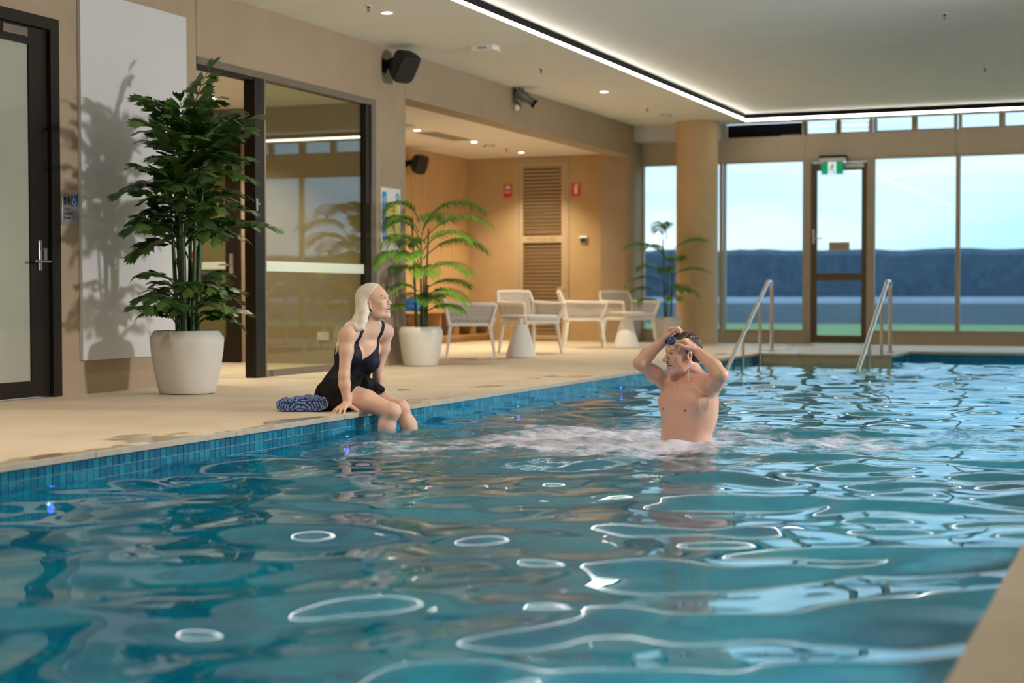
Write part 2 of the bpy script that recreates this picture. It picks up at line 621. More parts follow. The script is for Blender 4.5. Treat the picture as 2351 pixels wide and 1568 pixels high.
# grout band behind the waterline tiles
PITCH_T = 0.0505
ROWS = 4
gb = MB()
gb.box(XCW, XCW + 0.004, -2.0, YP, -CT - 0.002 - ROWS * PITCH_T, -CT - 0.003)
gb.box(XRI - 0.004, XRI, -2.0, YE, -CT - 0.002 - ROWS * PITCH_T, -CT - 0.003)
gb.box(XP - 0.03, XRI, YE + 0.024, YE + 0.028, -CT - 0.002 - ROWS * PITCH_T, -CT - 0.003)
gb.box(XP - 0.028, XP - 0.024, YP + 0.03, YE + 0.026, -CT - 0.002 - ROWS * PITCH_T, -CT - 0.003)
tagg = gb.build('grout_band', 'grout', basin)
tiles = []
for k in range(3):
    t = MB()
    s = PITCH_T / 2 - 0.0012
    t.add([(0, -s, -s), (0, s, -s), (0, s, s), (0, -s, s),
           (0.006, -s + .002, -s + .002), (0.006, s - .002, -s + .002), (0.006, s - .002, s - .002), (0.006, -s + .002, s - .002)],
          [(3, 2, 1, 0), (4, 5, 6, 7), (0, 1, 5, 4), (1, 2, 6, 5), (2, 3, 7, 6), (3, 0, 4, 7)])
    me = t.mesh('waterline_tile')
    me.materials.append(MATS['tile_blue_' + 'abc'[k]])
    tiles.append(me)
rnd = random.Random(3)
first, rest = [], []
for i in range(int((YP + 2.0) / PITCH_T)):
    for j in range(ROWS):
        yy = -2.0 + (i + .5) * PITCH_T
        zz = -CT - 0.002 - (j + .5) * PITCH_T
        (first if 4.95 < yy < 9.98 and j < 3 else rest).append((yy, zz, rnd.randrange(3)))
for yy, zz, k in first:
    o = bpy.data.objects.new('tile', tiles[k])
    COL.objects.link(o)
    o.parent = basin
    o.location = (XCW + 0.004, yy, zz)
for k in range(3):
    t = MB()
    s = PITCH_T / 2 - 0.0012
    for yy, zz, kk in rest:
        if kk == k:
            x = XCW + 0.004
            t.add([(x, yy - s, zz - s), (x, yy + s, zz - s), (x, yy + s, zz + s), (x, yy - s, zz + s),
                   (x + .006, yy - s, zz - s), (x + .006, yy + s, zz - s), (x + .006, yy + s, zz + s), (x + .006, yy - s, zz + s)],
                  [(4, 5, 6, 7), (0, 1, 5, 4), (1, 2, 6, 5), (2, 3, 7, 6), (3, 0, 4, 7)])
    if k == 0:
        # far end and platform side tiles
        for i in range(int((XRI - XP) / PITCH_T)):
            for j in range(ROWS):
                xx = XP + (i + .5) * PITCH_T
                zz = -CT - 0.002 - (j + .5) * PITCH_T
                t.box(xx - s, xx + s, YE + 0.018, YE + 0.024, zz - s, zz + s)
        for i in range(int((YE - YP - .05) / PITCH_T)):
            for j in range(ROWS):
                yy = YP + .05 + (i + .5) * PITCH_T
                zz = -CT - 0.002 - (j + .5) * PITCH_T
                t.box(XP - 0.024, XP - 0.018, yy - s, yy + s, zz - s, zz + s)
    o = t.build('tiles_beyond', 'tile_blue_' + 'abc'[k], basin)
    o['kind'] = 'stuff'
# beige riser tiles of the steps platform
x = XCW + 0.01
while x < XP - 0.1:
    t = MB()
    t.box(x + .0015, min(x + 0.60, XP - 0.03) - .0015, YP + 0.014, YP + 0.027, -0.33, -CT - 0.003)
    t.build('riser_tile', 'step_tile', basin)
    x += 0.60

# ------------------------------------------------------------------ left wall
w = MB()
G = 0.0035
w.box(XW - 0.2, XW, YN, 8.45, 0, ZC)
w.box(XW - 0.2, XW, 8.45, 9.598, 2.765, ZC)
w.box(XW - 0.2, XW, 9.598, 11.412 - G, 0, ZC)
w.box(XW - 0.2, XW, 11.412 + G, 14.688, 2.752, ZC)
w.box(XW - 0.2, XW, 14.688, 15.392 - G, 0, ZC)
w.box(XW - 0.28, XW, 15.392 + G, YF, ZB, ZC)
w.box(XW - 0.2, XW - 0.02, 11.38, 11.44, 2.77, ZC)
w.box(XW - 0.2, XW - 0.02, 15.36, 15.44, 2.86, ZC)
# party wall between the lobby and the alcove
w.box(XT - 0.6, XW - 0.2, YL, 15.392, 0, ZC)
wall_left = struct(w.build('wall_left', 'wall_paint'))
# rounded stub wall carrying the beam at the far end
prof = [(-0.52, 0.5), (-0.52, 0.0)] + [(-0.14 + 0.14 * math.sin(a), 0.14 - 0.14 * math.cos(a)) for a in [PI / 2 * i / 8 for i in range(9)]] + [(0, 0.5)]
q = MB()
q.prism(prof, (XW, 23.30, 0), (1, 0, 0), (0, 1, 0), (0, 0, ZB))
struct(q.build('wall_corner', 'wall_paint', smooth=True))
# alcove back wall, timber wall, alcove ceiling
DX0, DX1, DZ = at(1184, 366, 1, YF)[0], at(1306, 366, 1, YF)[0], at(1245, 364, 1, YF)[2]
q = MB()
q.box(XT - .2, DX0, YF, YF + 0.2, 0, ZC)
q.box(DX1, XW - 0.3, YF, YF + 0.2, 0, ZC)
q.box(DX0, DX1, YF, YF + 0.2, DZ, ZC)
struct(q.build('wall_alcove_back', 'alcove_paint'))
q = MB()
q.box(XT - 0.2, XT, 15.392, YF, 0, ZC)
wall_timber = struct(q.build('wall_timber', 'timber_dark'))
yy = 15.40
while yy < YF - 0.02:
    q = MB()
    q.bevbox(XT + 0.0, XT + 0.022, yy + .003, min(yy + 0.145, YF - .004), 0.0, ZA, 0.003)
    q.build('board', 'timber', wall_timber)
    yy += 0.148
q = MB()
q.box(XT - 0.2, XW - 0.28, 15.392, YF, ZA, ZA + 0.1)
struct(q.build('ceiling_alcove', 'ceiling_paint'))
# lobby shell
q = MB()
q.box(-10.6, -10.4, 10.4, YL, 0, ZC)
q.box(-10.4, XW - 0.2, 10.2, 10.4, 0, ZC)
q.box(-10.4, XW - 0.2, YL - 0.02, YL, 0, ZC)
struct(q.build('wall_lobby', 'wall_paint'))
q = MB()
q.box(-10.4, XW - 0.2, 10.4, YL, ZL, ZL + 0.1)
struct(q.build('ceiling_lobby', 'ceiling_paint'))

# ------------------------------------------------------------------ ceiling with raised tray
TX1, TY0 = 2.4, -2.4
q = MB()
q.box(XW, XS, YN, YF, ZC, ZC + 0.25)
q.box(TX1, XRW, YN, YF, ZC, ZC + 0.25)
q.box(XS, TX1, YS, YF, ZC, ZC + 0.25)
q.box(XS, TX1, YN, TY0, ZC, ZC + 0.25)
ceiling = struct(q.build('ceiling', 'ceiling_paint'))
q = MB()
q.box(XS - .05, TX1 + .05, TY0 - .05, YS + .05, ZT, ZT + 0.1)
struct(q.build('ceiling_tray', 'tray_paint'))
# tray edge: luminous strip below, black shadow gap above
led = empty('led_light_strip', (XS, YS, ZC))
tag(led, 'continuous white light strip with black profile edging the raised ceiling', 'light strip')
q = MB()
q.box(0, 0.010, TY0 - YS, 0, 0.0, 0.030)
q.box(0, TX1 - XS, -0.010, 0, 0.0, 0.030)
q.box(TX1 - XS - 0.010, TX1 - XS, TY0 - YS, 0, 0.0, 0.030)
q.build('diffuser', 'led_white', led)
q = MB()
q.box(0, 0.008, TY0 - YS, 0, 0.030, ZT - ZC)
q.box(0, TX1 - XS, -0.008, 0, 0.030, ZT - ZC)
q.box(TX1 - XS - 0.008, TX1 - XS, TY0 - YS, 0, 0.030, ZT - ZC)
q.build('profile', 'black_metal', led)
# white bulkhead band over the left end of the window wall
q = MB()
q.box(XW, -6.27, YF - 0.42, YF - 0.002, 3.09, ZC)
struct(q.build('trim_1', 'white_panel'))

# ------------------------------------------------------------------ right wall, near wall
q = MB(); q.box(XRW, XRW + 0.2, YN, YF, 0, ZC + .2); struct(q.build('wall_right', 'wall_paint'))
q = MB(); q.box(-12, XRW + 0.2, YN - 0.2, YN, 0, ZC + .2); struct(q.build('wall_near', 'wall_paint'))

# ------------------------------------------------------------------ window wall
ZS, ZH = 0.207, 2.735
bays = [(-7.505, -6.290), (-6.202, -5.009), (-3.943, -2.783), (-2.722, -1.56), (-1.50, -0.34), (-0.28, 0.88), (0.94, 2.1)]
clr = [(-4.949, -4.513), (-4.449, -4.026), (-3.918, -3.415), (-3.334, -2.816), (-2.706, -2.192), (-2.103, -1.60), (-1.49, -0.98),
       (-0.89, -0.38), (-0.27, 0.24), (0.33, 0.84)]
ZK0, ZK1 = 3.150, 3.318
q = MB()
q.box(XW, -4.931, YF, YF + 0.14, 0, ZS - 0.045)                 # plinth under the glazing
q.box(-4.010, XRW, YF, YF + 0.14, 0, ZS - 0.045)
q.box(2.15, XRW, YF, YF + 0.14, ZS - 0.045, ZC)
q.box(XW, -4.984, YF, YF + 0.10, ZH + 0.03, ZK0 - 0.03)         # spandrel panels with open joints
q.box(-4.978, -2.781, YF, YF + 0.10, ZH + 0.03, ZK0 - 0.03)
q.box(-2.775, -0.5, YF, YF + 0.10, ZH + 0.03, ZK0 - 0.03)
q.box(-0.494, 2.15, YF, YF + 0.10, ZH + 0.03, ZK0 - 0.03)
q.box(XW, 2.15, YF + 0.06, YF + 0.12, ZH + 0.02, ZK0 - 0.02)
q.box(XW, -6.185, YF, YF + 0.10, ZK0 - 0.03, ZC)
q.box(-5.028, -4.97, YF, YF + 0.10, ZK0 - 0.03, ZC)
q.box(0.9, 2.15, YF, YF + 0.10, ZK0 - 0.03, ZC)
struct(q.build('wall_far', 'facade_taupe'))
q = MB()
q.box(-6.185, -5.028, YF + 0.09, YF + 0.12, ZK0 - 0.03, ZC)
struct(q.build('trim_2', 'black_metal'))
q = MB()
q.box(-5.35, -5.06, YF + 0.01, YF + 0.09, 3.121, 3.140)
struct(q.build('trim_3', 'facade_taupe'))
pane_nr = 0
for i, (x0, x1) in enumerate(bays):
    q = MB()
    fw = 0.03
    q.box(x0 - fw, x0, YF - 0.015, YF + 0.085, ZS - 0.045, ZH + 0.03)
    q.box(x1, x1 + fw, YF - 0.015, YF + 0.085, ZS - 0.045, ZH + 0.03)
    q.box(x0, x1, YF - 0.015, YF + 0.085, ZH, ZH + 0.03)
    q.box(x0, x1, YF - 0.03, YF + 0.085, ZS - 0.045, ZS)
    fr = struct(q.build('window_%d' % (i + 1), 'frame_taupe'))
    q = MB()
    q.box(x0, x1, YF + 0.03, YF + 0.038, ZS, ZH)
    q.build('pane', 'window_glass', fr)
for i, (x0, x1) in enumerate(clr):
    q = MB()
    q.box(x0 - .045, x0, YF - 0.0, YF + 0.09, ZK0 - 0.03, ZC)
    q.box(x1, x1 + .045, YF - 0.0, YF + 0.09, ZK0 - 0.03, ZC)
    q.box(x0, x1, YF - 0.0, YF + 0.09, ZK0 - 0.03, ZK0)
    fr = struct(q.build('window_%d' % (i + 20), 'frame_taupe'))
    for zz in (ZK0 + 0.055, ZK0 + 0.142):
        q = MB()
        if i < 2:      # tilted-open glass louvres
            q.bar((x0 + .006, YF + .03, zz), (x1 - .006, YF + .03, zz), 0.10, 0.006, up=(0, 0.55 if i == 0 else 0.3, 0.8))
        else:
            q.box(x0 + .003, x1 - .003, YF + 0.03, YF + 0.036, zz - .052, zz + .033)
        q.build('louvre_pane', 'window_glass', fr)
    if i < 2:
        for xx in (x0 + .008, x1 - .008):
            q = MB()
            q.box(xx - .007, xx + .007, YF + .005, YF + .05, ZK0 + .004, ZK0 + .15)
            q.build('louvre_clip', 'brushed_steel', fr)

# ------------------------------------------------------------------ what lies outside the windows
q = MB(); q.box(-60, 60, YF + 0.2, 41.0, -0.3, -0.02); g = struct(q.build('ground_lawn', 'lawn'))
q = MB(); q.box(-60, 60, 41.0, 120, -0.3, 0.50); struct(q.build('ground_bank', 'outer_wall'))
q = MB(); q.box(-60, 60, 41.4, 44.0, 0.50, 0.66); struct(q.build('ground_path', 'pale_path'))
rnd = random.Random(8)
hb = MB()
NX = 400
top = []
for i in range(NX + 1):
    xx = -60 + 120 * i / NX
    hgt = 1.98 + 0.03 * math.sin(xx * 0.3) + 0.02 * math.sin(xx * 2.3 + 1) + rnd.uniform(-.02, .02)
    top.append((xx, hgt))
vv, ff = [], []
prof = [(0.0, 0.55), (-0.06, 1.0), (0.0, 1.5)]
for i, (xx, hgt) in enumerate(top):
    d = rnd.uniform(-.05, .05)
    vv += [(xx, 44.0 + d, 0.45), (xx, 43.9 + d, 1.1), (xx, 44.05 + d, hgt - .15), (xx, 44.3, hgt), (xx, 45.3, hgt - .05), (xx, 45.6, 0.45)]
    if i:
        for k in range(5):
            a = (i - 1) * 6 + k
            ff.append((a, a + 6, a + 7, a + 1))
hb.add(vv, ff)
tag(hb.build('hedge', 'hedge_leaf', smooth=True), 'long dark clipped hedge standing outside beyond the lawn', 'hedge')

# ------------------------------------------------------------------ left door: bronze frame, frosted leaf
q = MB()
q.box(XW - 0.16, XW + 0.012, 9.50, 9.598, 0, 2.765)
q.box(XW - 0.16, XW + 0.012, 8.45, 8.54, 0, 2.765)
q.box(XW - 0.16, XW + 0.012, 8.54, 9.50, 2.68, 2.765)
door1 = struct(q.build('door_1', 'bronze_frame'))
q = MB()
q.box(XW - 0.07, XW - 0.02, 9.30, 9.495, 0.012, 2.675)
q.box(XW - 0.07, XW - 0.02, 8.545, 8.66, 0.012, 2.675)
q.box(XW - 0.07, XW - 0.02, 8.66, 9.30, 2.548, 2.675)
q.box(XW - 0.07, XW - 0.02, 8.66, 9.30, 0.012, 0.128)
leaf = q.build('door_leaf', 'bronze_frame', door1)
q = MB(); q.box(XW - 0.055, XW - 0.035, 8.66, 9.30, 0.128, 2.548); q.build('pane', 'frosted_glass', leaf)
q = MB(); q.box(XW - 0.028, XW - 0.012, 9.02, 9.28, 2.60, 2.66); q.build('door_closer', 'bronze_light', leaf)
hd = MB()
hd.bevbox(XW - 0.022, XW - 0.004, 9.370, 9.408, 0.925, 1.145, 0.006)
hd.tube([(XW - 0.01, 9.388, 0.992), (XW + 0.045, 9.388, 0.992), (XW + 0.052, 9.38, 0.992), (XW + 0.052, 9.27, 0.992)], 0.009, 10)
hd.tube([(XW + 0.052, 9.388, 0.992), (XW + 0.052, 9.425, 0.992)], 0.009, 10)
hd.build('handle', 'brushed_steel', leaf, smooth=True)
hd = MB(); hd.lathe([(0.0, 0.012), (0.011, 0.012), (0.012, 0.0)], 14, (XW - 0.005, 9.389, 1.085), 'x'); hd.build('lock_cylinder', 'brass', leaf)
q = MB(); q.box(XW - 0.02, XW - 0.010, 9.440, 9.468, 1.01, 1.06); q.box(XW - 0.02, XW - 0.013, 9.434, 9.474, 0.985, 1.09)
q.build('strike_plate', 'brushed_steel', leaf)

# ------------------------------------------------------------------ glazed screen to the lobby: open doorway and fixed pane
q = MB()
q.box(XW - 0.10, XW + 0.008, 11.412, 14.688, 2.690, 2.752)
q.box(XW - 0.10, XW + 0.008, 14.600, 14.688, 0.0, 2.690)
q.box(XW - 0.10, XW - 0.002, 12.62, 14.600, 0.0, 0.055)
win = struct(q.build('window_40', 'bronze_light'))
q = MB(); q.box(XW - 0.10, XW + 0.012, 12.314, 12.475, 0.0, 2.690); post = q.build('post', 'bronze_frame', win)
q = MB(); q.box(XW - 0.012, XW + 0.014, 12.475, 12.50, 0.0, 2.690); q.build('glazing_bead', 'bronze_light', win)
q = MB(); q.box(XW - 0.10, XW - 0.012, 12.475, 12.62, 0.0, 0.055); q.build('threshold', 'bronze_light', win)
q = MB(); q.box(XW - 0.08, XW - 0.01, 14.50, 14.600, 0.055, 2.690); q.build('jamb', 'bronze_frame', win)
q = MB(); q.box(XW - 0.055, XW - 0.043, 12.475, 14.52, 0.055, 2.690); pane = q.build('pane', 'door_glass', win)
q = MB(); q.box(XW - 0.042, XW - 0.0405, 12.48, 14.52, 0.962, 1.055); q.build('safety_band', 'frosted_band', win)
q = MB(); q.bevbox(XW + 0.010, XW + 0.022, 12.322, 12.348, 1.50, 1.61, 0.003)
q.tube([(XW + .02, 12.335, 1.56), (XW + .045, 12.335, 1.56)], 0.009, 8); q.build('latch_plate', 'brushed_steel', win)
q = MB(); q.box(XW - 0.10, XW + 0.004, 11.412, 12.314, 2.66, 2.690); q.build('door_track', 'bronze_frame', win)

# lobby end door: dark timber frame with glass leaf
LX0, LX1 = -10.35, -9.385
q = MB()
q.box(LX0, LX0 + 0.17, YL - 0.075, YL - 0.02, 0.0, 2.72)
q.box(LX1 - 0.17, LX1, YL - 0.075, YL - 0.02, 0.0, 2.72)
q.box(LX0 + 0.17, LX1 - 0.17, YL - 0.075, YL - 0.02, 2.56, 2.72)
q.box(LX0 + 0.17, LX1 - 0.17, YL - 0.075, YL - 0.02, 0.0, 0.26)
d2 = struct(q.build('door_2', 'bronze_frame'))
q = MB(); q.box(LX0 + 0.17, LX1 - 0.17, YL - 0.05, YL - 0.04, 0.26, 2.56); q.build('pane', 'door_glass', d2)
q = MB(); q.box(LX0 + 0.17, LX1 - 0.17, YL - 0.052, YL - 0.051, 1.03, 1.11); q.build('safety_band', 'frosted_band', d2)
q = MB(); q.bevbox(LX1 - 0.115, LX1 - 0.065, YL - 0.088, YL - 0.074, 0.98, 1.20, 0.003)
q.tube([(LX1 - .09, YL - .08, 1.075), (LX1 - .09, YL - .13, 1.075), (LX1 - .22, YL - .13, 1.075)], 0.01, 8)
q.build('handle', 'brushed_steel', d2, smooth=True)

# ------------------------------------------------------------------ exit door in the window wall
EX0, EX1 = -4.931, -4.010
q = MB()
q.box(EX0, EX0 + 0.045, YF - 0.02, YF + 0.10, 0, 2.765)
q.box(EX1 - 0.045, EX1, YF - 0.02, YF + 0.10, 0, 2.765)
q.box(EX0 + 0.045, EX1 - 0.045, YF - 0.02, YF + 0.10, 2.712, 2.765)
q.box(-5.009 + .03, EX0, YF - 0.015, YF + 0.085, 0, 2.765)
q.box(EX1, -3.943 - .03, YF - 0.015, YF + 0.085, 0, 2.765)
d3 = struct(q.build('door_3', 'frame_taupe'))
lx0, lx1 = EX0 + 0.05, EX1 - 0.05
q = MB()
q.box(lx0, lx0 + 0.085, YF + 0.0, YF + 0.045, 0.01, 2.70)
q.box(lx1 - 0.075, lx1, YF + 0.0, YF + 0.045, 0.01, 2.70)
q.box(lx0 + .085, lx1 - .075, YF + 0.0, YF + 0.045, 2.585, 2.70)
q.box(lx0 + .085, lx1 - .075, YF + 0.0, YF + 0.045, 0.945, 1.055)
q.box(lx0 + .085, lx1 - .075, YF + 0.0, YF + 0.045, 0.01, 0.125)
mat('door_bronze', (0.13, 0.085, 0.045), 0.5, var=0.05)
leaf3 = q.build('door_leaf', 'door_bronze', d3)
q = MB(); q.box(lx0 + .085, lx1 - .075, YF + 0.018, YF + 0.026, 1.055, 2.585); q.build('pane', 'window_glass', leaf3)
q = MB(); q.box(lx0 + .085, lx1 - .075, YF + 0.018, YF + 0.026, 0.125, 0.945); q.build('pane', 'window_glass', leaf3)
q = MB(); q.bevbox(lx0 + .018, lx0 + .058, YF - 0.016, YF + 0.0, 1.50, 1.71, 0.004)
q.tube([(lx0 + .038, YF - .01, 1.575), (lx0 + .038, YF - .055, 1.575), (lx0 + .17, YF - .055, 1.575)], 0.010, 10)
q.build('handle', 'brushed_steel', leaf3, smooth=True)
q = MB(); q.bevbox(-4.38, -4.10, YF - 0.055, YF - 0.002, 2.615, 2.675, 0.004)
q.build('door_closer', 'sign_white', leaf3)
q = MB(); q.bar((-4.12, YF - .045, 2.68), (-4.30, YF - .02, 2.695), 0.02, 0.01); q.build('closer_arm', 'brushed_steel', leaf3)
pl = MB(); pl.box(-4.616, -4.311, YF + 0.010, YF + 0.017, 1.395, 1.517)
plate = pl.build('door_plate', mat('plate_beige', (0.55, 0.42, 0.28), 0.5, var=0.02), leaf3)
rnd = random.Random(5)
for r_ in range(3):
    lm = MB()
    xx = -4.58
    while xx < -4.36:
        ww = rnd.uniform(.012, .03)
        lm.box(xx, xx + ww, YF + 0.0085, YF + 0.0099, 1.43 + r_ * .026, 1.442 + r_ * .026)
        xx += ww + .012
    lm.build('text_line', 'letter_taupe', leaf3)

# exit sign hanging from a bracket in front of the exit door head
SX0, SX1, SYY = -4.728, -4.352, YF - 0.14
es = empty('exit_sign', (SX0, SYY, 2.50)); tag(es, 'green running-man exit sign hanging over the glass door', 'exit sign')
W = SX1 - SX0
q = MB(); q.box(-0.01, W + 0.01, -0.03, 0.14, 0.262, 0.292); q.build('bracket', 'black_metal', es)
q = MB(); q.bevbox(0, W, -0.028, 0.03, 0.205, 0.262, 0.006); q.build('housing', 'sign_white', es)
q = MB(); q.bevbox(-0.008, W + 0.008, -0.008, 0.008, -0.005, 0.215, 0.003); q.build('acrylic_panel', glass_mat('acrylic', (0.92, 0.96, 1.0), haze=0.06), es)
q = MB(); q.box(0.03, W - 0.03, -0.012, -0.009, 0.018, 0.20)
q.build('green_face', mat('exit_green', (0.0, 0.30, 0.13), 0.4, emit=(0.0, 0.42, 0.18), estr=0.35), es)
q = MB(); q.box(0.125, 0.245, -0.014, -0.0125, 0.018, 0.20)
q.build('door_symbol', mat('exit_white', (0.8, 0.85, 0.9), 0.4, emit=(0.75, 0.85, 1.0), estr=0.6), es)
rm = MB()
Y0 = -0.0165
def seg(a, b, w):
    rm.bar((a[0], Y0, a[1]), (b[0], Y0, b[1]), 0.002, w, up=(0, 0, 1) if abs(b[0] - a[0]) > abs(b[1] - a[1]) else (1, 0, 0))
rm.lathe([(0.013, 0), (0.013, 0.002)], 14, (0.195, Y0 - .001, 0.172), 'y')
seg((0.19, 0.155), (0.18, 0.105), 0.024); seg((0.186, 0.15), (0.155, 0.135), 0.011); seg((0.155, 0.135), (0.148, 0.112), 0.010)
seg((0.192, 0.148), (0.213, 0.125), 0.011); seg((0.213, 0.125), (0.230, 0.134), 0.010)
seg((0.180, 0.108), (0.160, 0.078), 0.014); seg((0.160, 0.078), (0.132, 0.072), 0.012)
seg((0.182, 0.106), (0.203, 0.075), 0.014); seg((0.203, 0.075), (0.205, 0.036), 0.012); seg((0.205, 0.036), (0.222, 0.033), 0.010)
rm.build('running_figure', 'exit_green', es)

# ------------------------------------------------------------------ white wall panel, signs, call point on the left wall
q = MB(); q.bevbox(XW + 0.001, XW + 0.032, 9.822, 11.218, 0.255, 3.04, 0.002)
tag(q.build('wall_panel', 'white_panel'), 'tall blank white panel mounted on the wall behind the fishtail palm', 'panel')

ts = empty('toilet_sign', (XW + 0.001, 9.624, 1.271)); tag(ts, 'brushed metal toilet and shower sign beside the frosted door', 'sign')
q = MB(); q.bevbox(0, 0.006, 0, 0.195, 0, 0.237, 0.0015); q.build('plate', 'sign_grey', ts)
q = MB(); q.box(0.006, 0.0072, 0.100, 0.182, 0.140, 0.222); q.build('blue_square', 'sign_blue', ts)
def flat(poly, name, m, x=0.0066):
    r = MB(); r.prism(poly, (x, 0, 0), (0, 1, 0), (0, 0, 1), (0.001, 0, 0)); return r
fg = flat([(.022, .145), (.031, .145), (.031, .175), (.033, .175), (.033, .145), (.042, .145), (.042, .178), (.047, .178), (.047, .207), (.017, .207), (.017, .178), (.022, .178)], 'man', 'sign_black')
fg.lathe([(0.0075, 0), (0.0075, 0.001)], 14, (0.0066, .032, .218), 'x')
fg.build('man_symbol', 'sign_black', ts)
fg = flat([(.066, .145), (.072, .145), (.072, .165), (.076, .165), (.076, .145), (.082, .145), (.082, .165), (.090, .165), (.085, .182), (.091, .178), (.084, .207), (.064, .207), (.057, .178), (.063, .182), (.058, .165), (.066, .165)], 'woman', 'sign_black')
fg.lathe([(0.0075, 0), (0.0075, 0.001)], 14, (0.0066, .074, .218), 'x')
fg.build('woman_symbol', 'sign_black', ts)
wc = MB()
X0 = 0.0078
wc.tube([(X0, .137 + .021 * math.cos(a), .170 + .021 * math.sin(a)) for a in [math.radians(d) for d in range(95, 371, 15)]], 0.0026, 6)
wc.tube([(X0, .131, .208), (X0, .132, .186), (X0, .150, .186), (X0, .158, .160), (X0, .168, .163)], 0.0030, 6)
wc.tube([(X0, .132, .198), (X0, .150, .197)], 0.0022, 6)
wc.sphere((X0, .131, .214), (0.001, .0058, .0058), 10, 6)
wc.build('wheelchair_symbol', 'sign_white', ts, smooth=True)
for i, s_ in enumerate(('Unisex', 'Toilet RH +', 'Shower')):
    text_mesh('lettering', s_, 0.030, 'sign_black', ts, (0.0066, 0.016, 0.105 - i * 0.033), (0, 1, 0), (0, 0, 1), 0.0006, sx=0.86)
for yy, zz in ((.010, .010), (.185, .010), (.010, .227), (.185, .227)):
    q = MB(); q.lathe([(0.003, 0.0), (0.003, 0.0015)], 8, (0.006, yy, zz), 'x')
    q.build('screw', 'sign_black', ts)

cp = empty('emergency_call_point', (XW + 0.001, 11.225, 1.03)); tag(cp, 'white emergency call box with red button and pull cord', 'call button')
q = MB(); q.bevbox(0, 0.035, 0, 0.10, 0, 0.135, 0.01); q.build('box', 'white_plastic', cp, smooth=True)
q = MB(); q.sphere((0.036, 0.05, 0.05), (0.02, 0.026, 0.030), 16, 10); q.build('button', 'red_plastic', cp, smooth=True)
q = MB(); q.bevbox(0.002, 0.02, 0.03, 0.07, 0.15, 0.20, 0.004); q.build('indicator', 'red_plastic', cp)
q = MB(); q.tube([(0.02, 0.05, 0.0), (0.021, 0.049, -0.4), (0.02, 0.047, -0.78)], 0.0022, 6); q.sphere((0.02, .047, -.8), (.011, .011, .02), 10, 6); q.build('pull_cord', 'red_plastic', cp)

# pool rules sign on the pilaster
ps = empty('pool_sign', (XW + 0.001, 14.805, 1.20)); tag(ps, 'white blue and yellow pool notice on the wall behind the nearer palm', 'sign')
q = MB(); q.box(0, 0.004, 0, 0.45, 0, 0.665); q.build('board', 'sign_white', ps)
q = MB(); q.box(0.004, 0.005, 0.022, 0.125, 0.13, 0.62); q.build('blue_band', 'sign_sky', ps)
q = MB(); q.box(0.004, 0.005, 0.130, 0.425, 0.10, 0.52); q.build('yellow_field', 'sign_yellow', ps)
text_mesh('lettering', 'SWIMMING POOL', 0.088, 'sign_white', ps, (0.0052, 0.105, 0.145), (0, 0, 1), (0, -1, 0), 0.0004, sx=0.62)
q = MB(); q.lathe([(0.045, 0), (0.045, 0.001)], 24, (0.004, 0.385, 0.578), 'x'); q.build('logo_ring', 'sign_sky', ps)
q = MB(); q.lathe([(0.024, 0), (0.024, 0.001)], 24, (0.0048, 0.385, 0.578), 'x'); q.build('logo_centre', 'sign_yellow', ps)
rnd = random.Random(2)
for k in range(9):
    q = MB(); q.box(0.0052, 0.0058, 0.15, 0.15 + rnd.uniform(.14, .25), 0.13 + k * .042, 0.142 + k * .042); q.build('text_line', mat('sign_ochre', (0.50, 0.44, 0.10), 0.6) if k == 0 else 'sign_ochre', ps)

# power outlet and rubber door stop in the lobby
q = MB(); q.bevbox(-8.435, -8.285, YL - 0.034, YL - 0.021, 0.255, 0.345, 0.004)
tag(q.build('power_outlet', 'white_plastic'), 'white power outlet low on the wall behind the glass screen', 'outlet')
dsr = empty('door_stop', (-9.62, 14.98, 0.0)); tag(dsr, 'small yellow and black door stop on the lobby floor', 'door stop')
q = MB(); q.prism([(0, 0), (0.09, 0), (0.09, 0.03), (0.0, 0.008)], (-.09, -.02, 0), (1, 0, 0), (0, 0, 1), (0, 0.04, 0)); q.build('wedge', 'black_plastic', dsr)
q = MB(); q.lathe([(0.0, 0.0), (0.022, 0.0), (0.026, 0.012), (0.02, 0.034), (0.0, 0.04)], 14, (-.09, -.002, 0)); q.build('grip', mat('yellow_plastic', (0.6, 0.62, 0.04), 0.5), dsr, smooth=True)

# ------------------------------------------------------------------ fire hose reel cupboard with louvre door
fd = empty('hose_reel_cupboard', (DX0, YF, 0)); tag(fd, 'tall taupe louvred fire hose reel door in the alcove back wall', 'louvre door')
W = DX1 - DX0
mat('louvre_taupe', (0.50, 0.37, 0.22), 0.55, var=0.03)
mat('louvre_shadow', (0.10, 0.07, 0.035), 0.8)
q = MB(); q.box(0, 0.05, -0.012, 0.06, 0, DZ); q.box(W - 0.05, W, -0.012, 0.06, 0, DZ); q.box(0.05, W - 0.05, -0.012, 0.06, DZ - 0.05, DZ)
q.build('frame', 'frame_taupe', fd)
q = MB(); q.box(0.055, 0.125, -0.004, 0.04, 0.02, DZ - .055); q.box(W - 0.125, W - 0.055, -0.004, 0.04, 0.02, DZ - .055)
q.box(0.125, W - .125, -0.004, 0.04, DZ - .12, DZ - .055); q.box(0.125, W - .125, -0.004, 0.04, 0.02, 0.10)
ZR = at(1246, 549, 1, YF)[2]
q.box(0.125, W - .125, -0.004, 0.04, ZR - 0.055, ZR + 0.055)
q.build('door_leaf', 'louvre_taupe', fd)
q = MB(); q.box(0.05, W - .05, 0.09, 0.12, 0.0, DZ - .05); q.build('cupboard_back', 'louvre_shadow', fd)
sl = MB(); sl.bar((0.126, 0.012, 0), (W - .126, 0.012, 0), 0.045, 0.006, up=(0, 0.7, 0.72)); slme = sl.mesh('slat'); slme.materials.append(MATS['louvre_taupe'])
zz = 0.13
